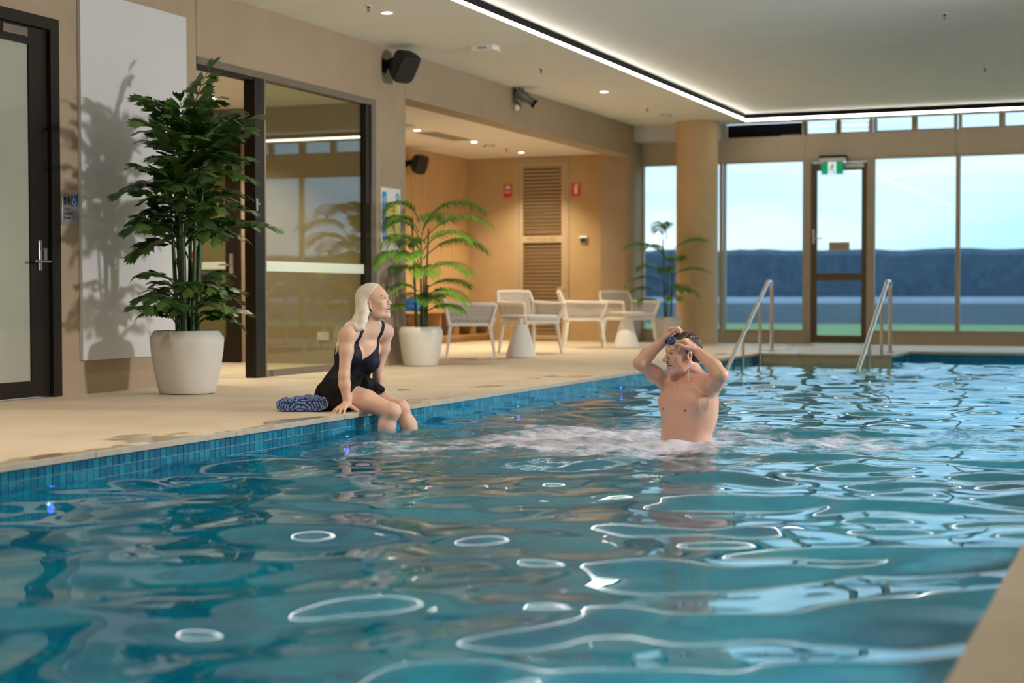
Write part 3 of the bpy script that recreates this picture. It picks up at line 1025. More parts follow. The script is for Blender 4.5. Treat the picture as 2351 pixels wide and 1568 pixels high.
while zz < DZ - 0.14:
    if abs(zz - ZR) > 0.075:
        link_mesh('slat', slme, None, fd, (0, 0, zz))
    zz += 0.0575
text_mesh('lettering', 'FIRE HOSE REEL', 0.088, 'letter_taupe', fd, (W / 2, -0.0055, ZR - 0.030), (1, 0, 0), (0, 0, 1), 0.001, 'CENTER', sx=0.82)
q = MB(); q.bevbox(W - 0.20, W - 0.065, -0.02, -0.004, 0.80, 0.86, 0.004); q.build('pull_handle', 'louvre_taupe', fd)
q = MB(); q.tube([(W - .012, -.02, 0.75), (W - .012, -.02, 1.0)], 0.008, 8); q.build('hinge', 'brushed_steel', fd)

def fire_sign(px0, py0, px1, py1, kind, label):
    a = at(px0, py1, 1, YF); b_ = at(px1, py0, 1, YF)
    w_, h_ = b_[0] - a[0], b_[2] - a[2]
    s = empty('fire_sign', (a[0], YF - 0.006, a[2])); tag(s, label, 'sign', 'red fire signs beside the louvred door')
    q = MB(); q.box(0, w_, 0, 0.005, 0, h_); q.build('plate', 'sign_red', s)
    q = MB(); q.box(0.012 * 0, w_, -0.0008, 0, 0, h_ * .12); q.build('caption_strip', mat('sign_pink', (0.65, 0.16, 0.16), 0.5) if 'sign_pink' not in MATS else 'sign_pink', s)
    q = MB()
    if kind == 'reel':
        q.lathe([(w_ * .30, 0), (w_ * .30, 0.001)], 20, (w_ * .5, -0.0012, h_ * .70), 'y')
        q.box(w_ * .25, w_ * .75, -0.0012, -0.0002, h_ * .42, h_ * .66)
        q.build('reel_symbol', 'sign_white', s)
    else:
        q.bevbox(w_ * .33, w_ * .67, -0.0012, -0.0002, h_ * .26, h_ * .80, 0.0004)
        q.box(w_ * .42, w_ * .58, -0.0012, -0.0002, h_ * .80, h_ * .93); q.box(w_ * .58, w_ * .8, -0.0012, -0.0002, h_ * .84, h_ * .90)
        q.build('extinguisher_symbol', 'sign_white', s)
    return s


fire_sign(1156, 423, 1176, 456, 'reel', 'red hose reel sign left of the louvred door')
fire_sign(1312, 420, 1333, 453, 'ext', 'red extinguisher sign right of the louvred door')
a = at(1333, 558, 1, YF)
th = empty('wall_sensor', (a[0], YF - .03, a[2])); tag(th, 'small black and grey control box on the alcove back wall', 'control box')
q = MB(); q.bevbox(0, .12, 0, .03, 0, .095, .006); q.build('case', 'brushed_steel', th)
q = MB(); q.bevbox(.008, .105, -.006, .0, .012, .08, .003); q.build('face', 'black_plastic', th)

# ------------------------------------------------------------------ cubby bench along the timber wall
bx0, bx1, by0, by1, bh = XT + 0.024, XT + 0.42, 19.2, YF - 0.02, 0.50
bn = empty('cubby_bench', (bx0, by0, 0)); tag(bn, 'low timber cubby bench along the boarded alcove wall', 'bench')
Lb, Db = by1 - by0, bx1 - bx0
mat('bench_timber', (0.46, 0.27, 0.11), 0.5, var=0.1, vscale=6, stretch=(1, .4, 6))
q = MB(); q.bevbox(0, Db + .02, 0, Lb, bh - .035, bh, .004); q.build('bench_top', 'bench_timber', bn)
q = MB(); q.box(0, Db - .03, 0, Lb, 0.0, .085); q.build('plinth', 'bench_timber', bn)
q = MB(); q.box(0, Db, 0, Lb, .085, .115); q.build('bottom_shelf', 'bench_timber', bn)
q = MB(); q.box(0, .012, 0, Lb, .115, bh - .035); q.build('back_panel', 'timber_dark', bn)
yy = 0.0
while yy <= Lb + .01:
    q = MB(); q.box(.012, Db, max(yy - .012, 0), min(yy + .012, Lb), .115, bh - .035); q.build('divider', 'bench_timber', bn)
    yy += Lb / 7
bt = atd(968, 735, 23.4)
tb = MB()
tb.bevbox(-.17, .17, -.2, .2, 0, .10, .03); tb.bevbox(-.165, .165, -.19, .19, .095, .19, .03)
o = tb.build('folded_towel', mat('towel_blue', (0.02, 0.16, 0.62), 0.9, var=0.15, vscale=30, bump=0.4, bscale=300), smooth=True, loc=(bx0 + .22, bt[1], bh))
tag(o, 'bright blue folded towel on the cubby bench behind the palm', 'towel')

# ------------------------------------------------------------------ column
q = MB()
q.lathe([(0.312, 0.0), (0.312, ZC)], 64, (0, 0, 0))
col_ = q.build('column', mat('column_lit_paint', (0.66, 0.49, 0.29), 0.7, var=0.04, vscale=3.0), smooth=True, loc=(at(1600.5, 500, 1, 23.18)[0], 23.18, 0)); struct(col_)  # the alcove's paint, made lighter to stand in for lamp light on it

# ------------------------------------------------------------------ downlights (each carries its own lamp)
def downlight(x, y, z, label, power=60, group='recessed ceiling downlights', cone=115, color=(1.0, 0.84, 0.63)):
    d = empty('downlight', (x, y, z)); tag(d, label, 'downlight', group)
    q = MB(); q.lathe([(0.050, -0.001), (0.062, -0.001), (0.064, -0.006), (0.052, -0.010), (0.047, -0.002)], 28); q.build('trim_ring', 'white_plastic', d, smooth=True)
    q = MB(); q.lathe([(0.0, -0.0035), (0.050, -0.0035), (0.050, -0.001)], 28); q.build('lens', 'downlight_glow', d)
    light('downlight_lamp', 'SPOT', (x, y, z - 0.03), power, color, (x, y, 0), spot_size=math.radians(cone), spot_blend=0.75, shadow_soft_size=0.05)


LP = dict(main=240, alcove=200, lobby=170)
downlight(-6.585, 13.09, ZC, 'ceiling downlight near the wall speaker, nearest in view', LP['main'])
downlight(-6.605, 19.25, ZC, 'ceiling downlight beyond the wall projector, next to the light strip', LP['main'])
downlight(-6.60, 6.93, ZC, 'added unseen ceiling downlight over the deck in front of the frosted door', LP['main'] * .6)  # this lamp and the next are unseen, added for extra light
downlight(-6.60, 0.8, ZC, 'added unseen ceiling downlight over the near deck', LP['main'])
for px, py, lab in ((958, 298, 'leftmost of the three alcove ceiling downlights'), (1088, 325, 'middle of the three alcove ceiling downlights'), (1197, 349, 'alcove downlight nearest the louvred door')):
    p = at(px, py, 2, ZA)
    downlight(p[0], p[1], ZA, lab, LP['alcove'], color=(1.0, 0.82, 0.56))
p = at(487, 225, 2, ZL)
downlight(p[0], p[1], ZL, 'downlight in the lobby ceiling seen through the open doorway', LP['lobby'])
downlight(p[0], p[1] - 2.0, ZL, 'downlight in the lobby ceiling hidden behind the wall', LP['lobby'])
for yy, lab in ((0.8, 'added unseen fill downlight by the right wall behind the photographer'), (6.9, 'added unseen fill downlight by the right wall abreast of the near deck'),
                (13.1, 'added unseen fill downlight by the right wall at mid pool'), (19.3, 'added unseen fill downlight by the right wall near the window end')):
    downlight(3.0, yy, ZC, lab, LP['main'] * (.55 if yy < 10 else 1))  # unseen row added along the right side as fill light

for xx, yy, lab in ((-3.4, 3.4, 'added unseen downlight in the raised ceiling over the near left of the pool'), (-3.4, 6.4, 'added unseen downlight in the raised ceiling just short of the seated woman')):
    downlight(xx, yy, ZT, lab, 190, cone=140)  # two unseen lamps added to light the people from front and above

# ------------------------------------------------------------------ sprinklers, detectors, speakers, projector
mat('sprinkler_bronze', (0.10, 0.085, 0.06), 0.35, metal=0.8)
def sprinkler(p, label):
    s = empty('sprinkler', tuple(p)); tag(s, label, 'sprinkler', 'pendant ceiling sprinklers')
    q = MB(); q.lathe([(0.034, 0), (0.036, -.003), (0.03, -.008), (0.012, -.010)], 20); q.build('escutcheon', 'white_plastic', s, smooth=True)
    q = MB(); q.lathe([(0.012, -.008), (0.012, -.02), (0.007, -.024), (0.006, -.03)], 12)
    q.tube([(-.011, 0, -.02), (-.010, 0, -.036), (0, 0, -.047)], .0028, 6); q.tube([(.011, 0, -.02), (.010, 0, -.036), (0, 0, -.047)], .0028, 6)
    q.lathe([(0.004, -.046), (0.014, -.050), (0.014, -.053), (0.0, -.053)], 12)
    q.build('sprinkler_head', 'sprinkler_bronze', s, smooth=True)


for (px, py), lab in (((846, 12), 'ceiling sprinkler beside the nearest downlight'), ((1242, 157), 'ceiling sprinkler between the detector and the projector'),
                      ((1486, 248), 'ceiling sprinkler near the round column')):
    sprinkler(at(px, py, 2, ZC), lab)
for (px, py), lab in (((2169, 30), 'upper sprinkler on the raised ceiling tray at right'), ((2261, 155), 'lower sprinkler on the raised ceiling tray at right')):
    sprinkler(at(px, py, 2, ZT), lab)
sprinkler(at(1163, 341, 2, ZA), 'sprinkler in the alcove ceiling between two downlights')
sprinkler(at(470, 221, 2, ZL), 'sprinkler in the lobby ceiling beside its downlight')

def detector(p, label, hexa=False):
    d = empty('detector', tuple(p)); tag(d, label, 'detector')
    q = MB()
    q.lathe([(0.075, 0), (0.085, -.012), (0.08, -.045), (0.06, -.055), (0, -.055)], 6 if hexa else 28); q.build('casing', 'white_plastic', d, smooth=not hexa)
    q = MB(); q.lathe([(0.03, -.055), (0.028, -.062), (0, -.064)], 16); q.build('sensor_cap', 'white_panel', d, smooth=True)


d0 = at(1115, 107, 2, ZC)
dd = empty('wireless_access_point', tuple(d0)); tag(dd, 'white box-shaped ceiling unit between downlight and light strip', 'ceiling unit')
q = MB(); q.prism([(-.12, -.10), (.12, -.10), (.14, 0), (.12, .10), (-.12, .10), (-.14, 0)], (0, 0, 0), (1, 0, 0), (0, 1, 0), (0, 0, -.05)); q.build('casing', 'white_plastic', dd)
q = MB(); q.box(-.05, .05, -.1012, -.099, -.035, -.015); q.build('label_plate', 'sign_grey', dd)
detector(at(1528, 264, 2, ZC), 'round white smoke detector on the ceiling near the column')
detector(at(1122, 334, 2, ZA), 'round white smoke detector on the alcove ceiling')
detector(at(938, 287, 2, ZA), 'round white detector on the alcove ceiling beside the wall edge')
# slot diffuser in the alcove ceiling
p0, p1 = at(962, 304, 2, ZA), at(1088, 320, 2, ZA)
va = empty('ceiling_vent', (min(p0[0], p1[0]) - .05, p0[1], ZA)); tag(va, 'long slot air vent in the alcove ceiling', 'vent')
L_ = p1[1] - p0[1]
mat('vent_grey', (0.35, 0.33, 0.29), 0.7)
q = MB(); q.box(0, .30, 0, L_, -.004, 0); q.build('frame', 'vent_grey', va)
for k in range(4):
    q = MB(); q.box(.03 + k * .065, .07 + k * .065, .02, L_ - .02, -.010, -.004); q.build('slat', 'vent_grey', va)


def speaker(c, wall_pt, aim, label, s=1.0):
    """wall speaker: tapered cabinet with a convex back, grille and bracket"""
    c = np.array(c); f_ = np.array(aim, float); f_ /= np.linalg.norm(f_)
    side = np.cross(f_, (0, 0, 1)); side /= np.linalg.norm(side); up = np.cross(side, f_)
    root = empty('wall_speaker', tuple(wall_pt)); tag(root, label, 'speaker', 'black wall speakers')
    o0 = np.array(wall_pt)
    rings = []
    for t, w_, h_ in ((-.13, .055, .09), (-.11, .085, .125), (-.05, .115, .155), (.04, .130, .168), (.085, .130, .168)):
        ring = []
        for k in range(28):
            a = 2 * PI * k / 28
            e = 0.45
            ring.append(c - o0 + s * (f_ * t + side * w_ * math.copysign(abs(math.cos(a)) ** e, math.cos(a)) + up * h_ * math.copysign(abs(math.sin(a)) ** e, math.sin(a))))
        rings.append(ring)
    q = MB(); vs_ = [p for r in rings for p in r]
    fs_ = [(i * 28 + k, i * 28 + (k + 1) % 28, (i + 1) * 28 + (k + 1) % 28, (i + 1) * 28 + k) for i in range(4) for k in range(28)]
    fs_ += [tuple(range(27, -1, -1)), tuple(range(112, 140))]
    q.add(vs_, fs_); q.build('cabinet', 'black_plastic', root, smooth=True)
    q = MB(); g = [p + f_ * .004 + (c - o0 + f_ * .085 * s - p) * .06 for p in rings[-1]]
    q.add(g + [p + f_ * .006 for p in g], [tuple(range(28)), tuple(range(55, 27, -1))] + [(k, (k + 1) % 28, 28 + (k + 1) % 28, 28 + k) for k in range(28)])
    q.build('grille', mat('speaker_grille', (0.018, 0.013, 0.011), 0.7, bump=0.5, bscale=500) if 'speaker_grille' not in MATS else 'speaker_grille', root)
    q = MB(); q.bar((0, 0, 0), tuple(c - o0 - f_ * .11 * s), 0.05 * s, 0.09 * s); q.bevbox(-.004, .012, -.04, .04, -.07, .07, .003)
    q.build('bracket', 'black_metal', root)


c1 = at(926, 150, 0, XW + 0.22)
speaker(c1, (XW + .005, c1[1] - .02, c1[2]), (0.62, -0.30, -0.50), 'black wall speaker above the palm at the pilaster top', 0.98)
c2 = at(962, 376, 0, XT + .25)
speaker(c2, (XT + .03, c2[1] - .04, c2[2]), (0.75, -0.35, -0.35), 'black wall speaker on the timber boarding in the alcove', 0.85)

# wall projector with small white sensor ball
pc = at(1183, 215, 0, XW + 0.02)
pj_ = empty('wall_projector', (XW + .004, pc[1], pc[2])); tag(pj_, 'grey cylindrical spotlight projector fixed to the beam', 'projector')
mat('projector_grey', (0.115, 0.105, 0.095), 0.45, metal=0.2)
q = MB(); q.bevbox(0, .03, -.05, .05, -.12, .06, .006); q.tube([(.02, -.04, .05), (.03, -.04, .085), (.13, -.03, .085), (.14, -.03, .03)], .010, 8); q.build('bracket', 'projector_grey', pj_, smooth=True)
q = MB()
A, B = np.array([.04, -.02, .02]), np.array([.25, .06, -.13]); d_ = (B - A) / np.linalg.norm(B - A)
q.tube([A, A + d_ * .13, A + d_ * .15, A + d_ * .25], [.066, .066, .052, .050], 24); q.build('barrel', 'projector_grey', pj_, smooth=True)
q = MB(); q.tube([A + d_ * .25, A + d_ * .285], [.050, .062], 24); q.build('lens_hood', 'black_metal', pj_, smooth=True)
q = MB(); q.tube([A + d_ * .2855, A + d_ * .288], [.030, .030], 16); q.build('lens', 'white_panel', pj_)
q = MB(); q.tube([(.02, .0, -.10), (.06, .03, -.14), (.06, .05, -.17)], .010, 8); q.build('cable', 'black_metal', pj_, smooth=True)
q = MB(); q.sphere((.035, .0, -.175), .040, 14, 10); q.build('sensor_ball', 'white_plastic', pj_, smooth=True)

# underwater wall lights
m_uv = mat('pool_light_blue', (0.05, 0.05, 0.6), 0.3, emit=(0.06, 0.06, 1.0), estr=16.0)
for i, (yy, lab) in enumerate(((5.95, 'blue underwater light in the pool wall at bottom left'), (8.83, 'blue underwater light in the pool wall below the towel'),
                               (11.7, 'blue underwater light in the pool wall beyond the seated woman'), (14.3, 'farthest blue underwater light along the pool wall'))):
    z0 = -0.235
    u = empty('pool_light', (XCW + .010, yy, z0)); tag(u, lab, 'pool light', 'blue lights in the left pool wall')
    q = MB(); q.lathe([(0.030, 0), (0.046, 0), (0.044, 0.010), (0.030, 0.012)], 20, (0, 0, 0), 'x'); q.build('rim', 'steel', u, smooth=True)
    q = MB(); q.lathe([(0.031, 0.004), (0.022, 0.012), (0.0, 0.015)], 20, (0, 0, 0), 'x'); q.build('lens', 'pool_light_blue', u, smooth=True)

# unseen white lamps added in the right-hand pool wall to brighten the water
for yy, nth in zip((1.5, 4.5, 7.5, 10.5, 13.5, 16.5, 19.5), ('first', 'second', 'third', 'fourth', 'fifth', 'sixth', 'seventh')):
    u = empty('pool_light', (XRI - .010, yy, -.50)); tag(u, nth + ' added unseen white underwater lamp from the near end of the right pool wall', 'pool light', 'added fill lamps in the right pool wall')
    q = MB(); q.lathe([(0.05, 0), (0.075, 0), (0.072, -0.010), (0.05, -0.012)], 20, (0, 0, 0), 'x'); q.build('rim', 'steel', u, smooth=True)
    q = MB(); q.lathe([(0.052, -0.004), (0.03, -0.010), (0.0, -0.012)], 20, (0, 0, 0), 'x'); q.build('lens', 'led_white', u, smooth=True)
    light('pool_fill_lamp', 'SPOT', (XRI - .04, yy, -.50), 72, (0.72, 0.95, 1.0), (XC, yy, -1.1), spot_size=math.radians(150), spot_blend=.6, shadow_soft_size=.06)

# ------------------------------------------------------------------ stainless handrails of the pool steps
def handrail(X, dy, label):
    r = empty('pool_handrail', (X, 20.2 + dy, 0)); tag(r, label, 'handrail', 'stainless handrails at the pool steps')
    T = .025
    q = MB()
    q.tube([(0, 0.10, 0.0), (0, 0.10, .80), (0, 0.095, .865), (0, .07, .893), (0, 0.03, .90), (0, -.10, .90), (0, -.14, .895), (0, -.165, .875), (0, -2.30, -.18), (0, -2.9, -.50)], T, 14)
    q.build('rail', 'steel', r, smooth=True)
    q = MB(); q.tube([(0, -.55, .665), (0, -.55, .70)], .010, 8); q.tube([(0, -.55, .672), (0, -.55, -.45)], .020, 12); q.build('post', 'steel', r, smooth=True)
    q = MB(); q.tube([(0, -1.43, .225), (0, -1.43, .27)], .010, 8); q.tube([(0, -1.43, .232), (0, -1.43, -.85)], .020, 12); q.build('post', 'steel', r, smooth=True)
    q = MB(); q.lathe([(0.0, .001), (.062, .001), (.062, .008), (.024, .013), (.0195, .016)], 24, (0, .10, 0)); q.build('base_plate', 'steel', r, smooth=True)
    for k in range(4):
        a = PI / 4 + k * PI / 2
        q = MB(); q.lathe([(.006, .008), (.006, .022), (.003, .025)], 8, (.045 * math.cos(a), .10 + .045 * math.sin(a), 0)); q.build('bolt', 'brushed_steel', r)


handrail(-4.685, 0.05, 'left stainless pool handrail nearer the round column')
handrail(-3.185, 0.12, 'right stainless pool handrail in front of the glass door')

# ------------------------------------------------------------------ white rope armchairs
mat('chair_white', (0.80, 0.76, 0.70), 0.45, var=0.02)
mat('rope_grey', (0.58, 0.54, 0.48), 0.85, var=0.12, vscale=60, bump=0.3, bscale=400)
mat('cushion_grey', (0.62, 0.61, 0.62), 0.85, var=0.04, bump=0.2, bscale=300)
mat('table_white', (0.82, 0.80, 0.77), 0.45, var=0.02)


def weave(A, B, C_, D, rows, cols, th=0.012):
    """woven rope between the corners A (low left), B (low right), C (high right), D (high left): staggered flat knots"""
    A, B, C_, D = map(lambda p: np.array(p, float), (A, B, C_, D))
    nrm = np.cross(B - A, D - A); nrm /= np.linalg.norm(nrm)
    q = MB()
    for i in range(rows):
        v = (i + .5) / rows
        l0, r0 = A + (D - A) * v, B + (C_ - B) * v
        hgt = np.linalg.norm((D - A)) / rows * 1.75
        up = (D - A) / np.linalg.norm(D - A)
        for j in range(cols + (i % 2)):
            u0 = (j - .5 * (i % 2)) / cols
            u1 = u0 + 1.0 / cols
            u0, u1 = max(u0, 0.0), min(u1, 1.0)
            if u1 - u0 < .01:
                continue
            p0, p1 = l0 + (r0 - l0) * u0, l0 + (r0 - l0) * u1
            pm = (p0 + p1) / 2
            w_ = hgt * .5
            o_ = nrm * th * (0.5 if i % 2 else 0.35)
            vs_ = [p0, pm - up * w_ * .9 + o_ * .6, pm + up * w_ * .9 + o_ * .6, p1, pm + o_ * 1.5, pm - o_ * .7]
            q.add(vs_, [(0, 1, 4), (1, 3, 4), (3, 2, 4), (2, 0, 4), (1, 0, 5), (3, 1, 5), (2, 3, 5), (0, 2, 5)])
    return q


def make_chair():
    r = empty('armchair', (0, 0, 0))
    # local axes: faces +x
    sw, sd, hs = .27, .25, .40
    bt, at_, fo = .79, .635, .06
    F = 'chair_white'
    for sx, sy in ((1, 1), (1, -1), (-1, 1), (-1, -1)):
        q = MB(); q.bar((sx * (sd + .035), sy * (sw + .015), 0), (sx * (sd - .02), sy * (sw - .025), hs), .022, .026, w2=.034, h2=.040); q.build('leg', F, r)
    q = MB()
    q.bar((-sd, -sw + .02, hs), (sd + .02, -sw + .02, hs), .036, .045); q.bar((-sd, sw - .02, hs), (sd + .02, sw - .02, hs), .036, .045)
    q.bar((sd, -sw + .02, hs), (sd, sw - .02, hs), .036, .045); q.bar((-sd, -sw + .02, hs), (-sd, sw - .02, hs), .036, .045)
    q.box(-sd, sd, -sw + .03, sw - .03, hs - .01, hs + .012)
    q.build('seat_frame', F, r)
    bl = (-sd - .09, 0, bt)
    # back frame: leaning posts and top bar
    q = MB()
    for s in (-1, 1):
        q.tube([(-sd, s * (sw - .005), hs), (-sd - .045, s * (sw + .015), at_), (-sd - .095, s * (sw - .01), bt - .015)], [.022, .022, .020], 10)
    q.tube([(-sd - .095, -sw + .01, bt - .012), (-sd - .10, 0, bt - .008), (-sd - .095, sw - .01, bt - .012)], .021, 10)
    q.build('back_frame', F, r, smooth=True)
    o = weave((-sd - .01, -sw + .02, hs + .03), (-sd - .01, sw - .02, hs + .03), (-sd - .09, sw - .02, bt - .03), (-sd - .09, -sw + .02, bt - .03), 17, 9).build('back_weave', 'rope_grey', r); o['kind'] = 'stuff'
    for s in (-1, 1):
        q = MB()
        q.tube([(-sd - .045, s * (sw + .015), at_ + .01), (-.05, s * (sw + fo - .01), at_), (sd + .03, s * (sw + fo), at_ - .005), (sd + .045, s * (sw + fo - .004), at_ - .02)], .021, 10)
        q.tube([(sd + .045, s * (sw + fo - .004), at_ - .012), (sd - .02, s * (sw - .01), hs)], .020, 10)
        q.build('arm_frame', F, r, smooth=True)
        a_, b_, c_, d_ = (-sd + .01, s * (sw - .01), hs + .03), (sd - .03, s * (sw - .005), hs + .03), (sd + .025, s * (sw + fo - .012), at_ - .03), (-sd - .03, s * (sw + .01), at_ - .02)
        if s > 0:
            a_, b_, c_, d_ = b_, a_, d_, c_
        o = weave(a_, b_, c_, d_, 10, 9).build('arm_weave', 'rope_grey', r); o['kind'] = 'stuff'
    q = MB(); q.bevbox(-sd + .01, sd + .045, -sw + .035, sw - .035, hs + .014, hs + .085, .028); q.build('cushion', 'cushion_grey', r, smooth=True)
    return r


def floor_at(px, Y):
    p = at(px, 700, 1, Y)
    return (p[0], p[1], 0.0)


ch0 = make_chair()
spots = [(floor_at(1080, 17.10), 24, 'white rope armchair turned sideways beside the nearer palm'),
         (floor_at(1217, 18.70), -30, 'white rope armchair facing out behind the nearer cone table'),
         (floor_at(1340, 20.95), 24, 'white rope armchair turned sideways in front of the louvred door edge'),
         (floor_at(1444, 21.9), -34, 'white rope armchair farthest back, behind the farther cone table')]
for i, (p, a, lab) in enumerate(spots):
    c = ch0 if i == 0 else copy_tree(ch0)
    c.location = p
    c.rotation_euler = (0, 0, math.radians(a))
    tag(c, lab, 'chair', 'white rope armchairs in the lounge corner')


def make_table():
    r = empty('side_table', (0, 0, 0))
    q = MB(); q.lathe([(.0, .004), (.178, .004), (.182, .012), (.180, .03), (.078, .385), (.070, .395), (.0, .395)], 40); q.build('cone_base', 'table_white', r, smooth=True)
    q = MB(); q.lathe([(.026, .39), (.026, .49)], 20); q.build('neck', 'table_white', r, smooth=True)
    q = MB(); q.lathe([(.0, .488), (.225, .488), (.230, .494), (.230, .500), (.226, .503), (.0, .503)], 48); q.build('table_top', 'table_white', r, smooth=True)
    q = MB(); q.lathe([(.176, .0), (.176, .004)], 32); q.build('foot_pad', 'black_plastic', r)
    return r


t0 = make_table()
for i, (p, lab) in enumerate(((floor_at(1196, 17.45), 'white cone-shaped side table nearer the woman'), (floor_at(1438, 20.85), 'white cone-shaped side table nearer the round column'))):
    t = t0 if i == 0 else copy_tree(t0)
    t.location = p
    tag(t, lab, 'side table', 'white cone side tables')

# ------------------------------------------------------------------ patterned beach towel on the pool edge
m, nt, n, l, b = new_mat('towel_pattern')
tc = n.new('ShaderNodeTexCoord')
wv = n.new('ShaderNodeTexWave'); wv.wave_type = 'RINGS'; wv.rings_direction = 'SPHERICAL'; wv.inputs['Scale'].default_value = 26; wv.inputs['Distortion'].default_value = 5.0; wv.inputs['Detail'].default_value = 1; wv.inputs['Detail Scale'].default_value = 3.2
vo = n.new('ShaderNodeTexVoronoi'); vo.inputs['Scale'].default_value = 62; vo.inputs['Randomness'].default_value = 0.25
l.new(tc.outputs['Object'], wv.inputs['Vector']); l.new(tc.outputs['Object'], vo.inputs['Vector'])
mxx = n.new('ShaderNodeMixRGB'); mxx.blend_type = 'ADD'; mxx.inputs['Fac'].default_value = 0.6
l.new(wv.outputs['Color'], mxx.inputs['Color1']); l.new(vo.outputs['Distance'], mxx.inputs['Color2'])
rp = n.new('ShaderNodeValToRGB'); rp.color_ramp.interpolation = 'LINEAR'
rp.color_ramp.elements[0].position = 0.66; rp.color_ramp.elements[0].color = (0.006, 0.010, 0.07, 1)
rp.color_ramp.elements[1].position = 0.84; rp.color_ramp.elements[1].color = (0.07, 0.20, 0.66, 1)
e = rp.color_ramp.elements.new(1.0); e.color = (0.22, 0.34, 0.70, 1)
l.new(mxx.outputs['Color'], rp.inputs['Fac']); l.new(rp.outputs['Color'], b.inputs['Base Color'])
b.inputs['Roughness'].default_value = 0.95; b.inputs['Sheen Weight'].default_value = 0.3
nb = n.new('ShaderNodeTexNoise'); nb.inputs['Scale'].default_value = 420; l.new(tc.outputs['Object'], nb.inputs['Vector'])
bp = n.new('ShaderNodeBump'); bp.inputs['Strength'].default_value = 0.5; bp.inputs['Distance'].default_value = 0.004; l.new(nb.outputs['Fac'], bp.inputs['Height']); l.new(bp.outputs['Normal'], b.inputs['Normal'])


def folded_towel():
    """towel folded over in a thick roll: a spiral section swept along its width with soft ends"""
    q = MB()
    sec = []
    for i in range(44):
        t = i / 43
        if t < .36:                       # upper leaf
            u = t / .36; sec.append((-.135 + .27 * u, .070 + .010 * math.sin(u * 3.0) - .016 * (1 - u) ** 2))
        elif t < .56:                     # rounded fold at the right
            a = PI / 2 - (t - .36) / .2 * PI; sec.append((.135 + .040 * math.cos(a), .041 + .036 * math.sin(a)))
        elif t < .88:                     # underside
            u = (t - .56) / .32; sec.append((.130 - .265 * u, .005 - .003 * math.sin(u * PI)))
        else:                             # second layer tucked in at the left
            a = -PI / 2 - (t - .88) / .12 * PI; sec.append((-.137 + .026 * math.cos(a), .033 + .029 * math.sin(a)))
    N, Mw = len(sec), 20
    vs_ = []
    for j in range(Mw + 1):
        v = -1 + 2 * j / Mw
        sc = 1 - .10 * abs(v) ** 5
        for x, z in sec:
            zz = z * (1 - .12 * v * v * (1 if z > .03 else 0)) + .004 * math.sin(9 * x * 10 + 3 * v) * (z > .03)
            vs_.append((x * sc + .012 * math.sin(v * 2.5), v * .105 + .006 * math.sin(x * 30), max(zz * 1.32, .0015)))
    fs_ = [(j * N + i, j * N + (i + 1) % N, (j + 1) * N + (i + 1) % N, (j + 1) * N + i) for j in range(Mw) for i in range(N)]
    fs_ += [tuple(range(N - 1, -1, -1)), tuple(Mw * N + i for i in range(N))]
    q.add(vs_, fs_)
    return q


tp = at(700, 944, 2, 0.0)
tw = empty('beach_towel', (tp[0] - .02, tp[1] + .03, 0.0), math.radians(18)); tag(tw, 'blue and white patterned towel folded on the pool edge beside the woman', 'towel')
folded_towel().build('folded_bundle', 'towel_pattern', tw, smooth=True)
q = MB()
q.tube([(.145 + .028 * math.cos(a), -.108, .055 + .032 * math.sin(a)) for a in [PI / 2 - i * PI / 10 for i in range(11)]] + [(-.05, -.110, .012), (-.12, -.109, .012)], .006, 6)
q.tube([(-.12, -.108, .064), (0, -.110, .073), (.14, -.109, .080)], .006, 6)
o = q.build('fold_edge', 'towel_pattern', tw, smooth=True)

# ------------------------------------------------------------------ planters and plants
mat('pot_white', (0.68, 0.66, 0.62), 0.55, var=0.03, vscale=5, bump=0.06, bscale=150)
mat('soil', (0.03, 0.02, 0.013), 0.95, var=0.4, vscale=40, bump=0.6, bscale=120)


def leaf_mat(name, c0, c1, rough=0.42):
    m, nt, n, l, b = new_mat(name)
    oi = n.new('ShaderNodeObjectInfo')
    tc = n.new('ShaderNodeTexCoord')
    ns = n.new('ShaderNodeTexNoise'); ns.inputs['Scale'].default_value = 6; l.new(tc.outputs['Object'], ns.inputs['Vector'])
    ad = n.new('ShaderNodeMath'); ad.operation = 'ADD'; l.new(ns.outputs['Fac'], ad.inputs[0]); l.new(oi.outputs['Random'], ad.inputs[1])
    hf = n.new('ShaderNodeMath'); hf.operation = 'MULTIPLY'; hf.inputs[1].default_value = 0.5; l.new(ad.outputs[0], hf.inputs[0])
    rp = n.new('ShaderNodeValToRGB'); rp.color_ramp.elements[0].position = 0.2; rp.color_ramp.elements[1].position = 0.85
    rp.color_ramp.elements[0].color = (*c0, 1); rp.color_ramp.elements[1].color = (*c1, 1)
    l.new(hf.outputs[0], rp.inputs['Fac']); l.new(rp.outputs['Color'], b.inputs['Base Color'])
    b.inputs['Roughness'].default_value = rough
    b.inputs['Subsurface Weight'].default_value = 0.0
    return m


leaf_mat('fishtail_leaf', (0.016, 0.062, 0.012), (0.11, 0.22, 0.04))
leaf_mat('palm_leaf', (0.06, 0.21, 0.012), (0.22, 0.46, 0.045))
leaf_mat('palm_leaf_far', (0.045, 0.18, 0.015), (0.15, 0.36, 0.045))
mat('stem_green', (0.035, 0.085, 0.02), 0.5, var=0.3, vscale=15)
mat('stem_olive', (0.05, 0.09, 0.03), 0.5, var=0.3, vscale=15)
mat('bark_fibre', (0.09, 0.035, 0.02), 0.9, var=0.4, vscale=40)


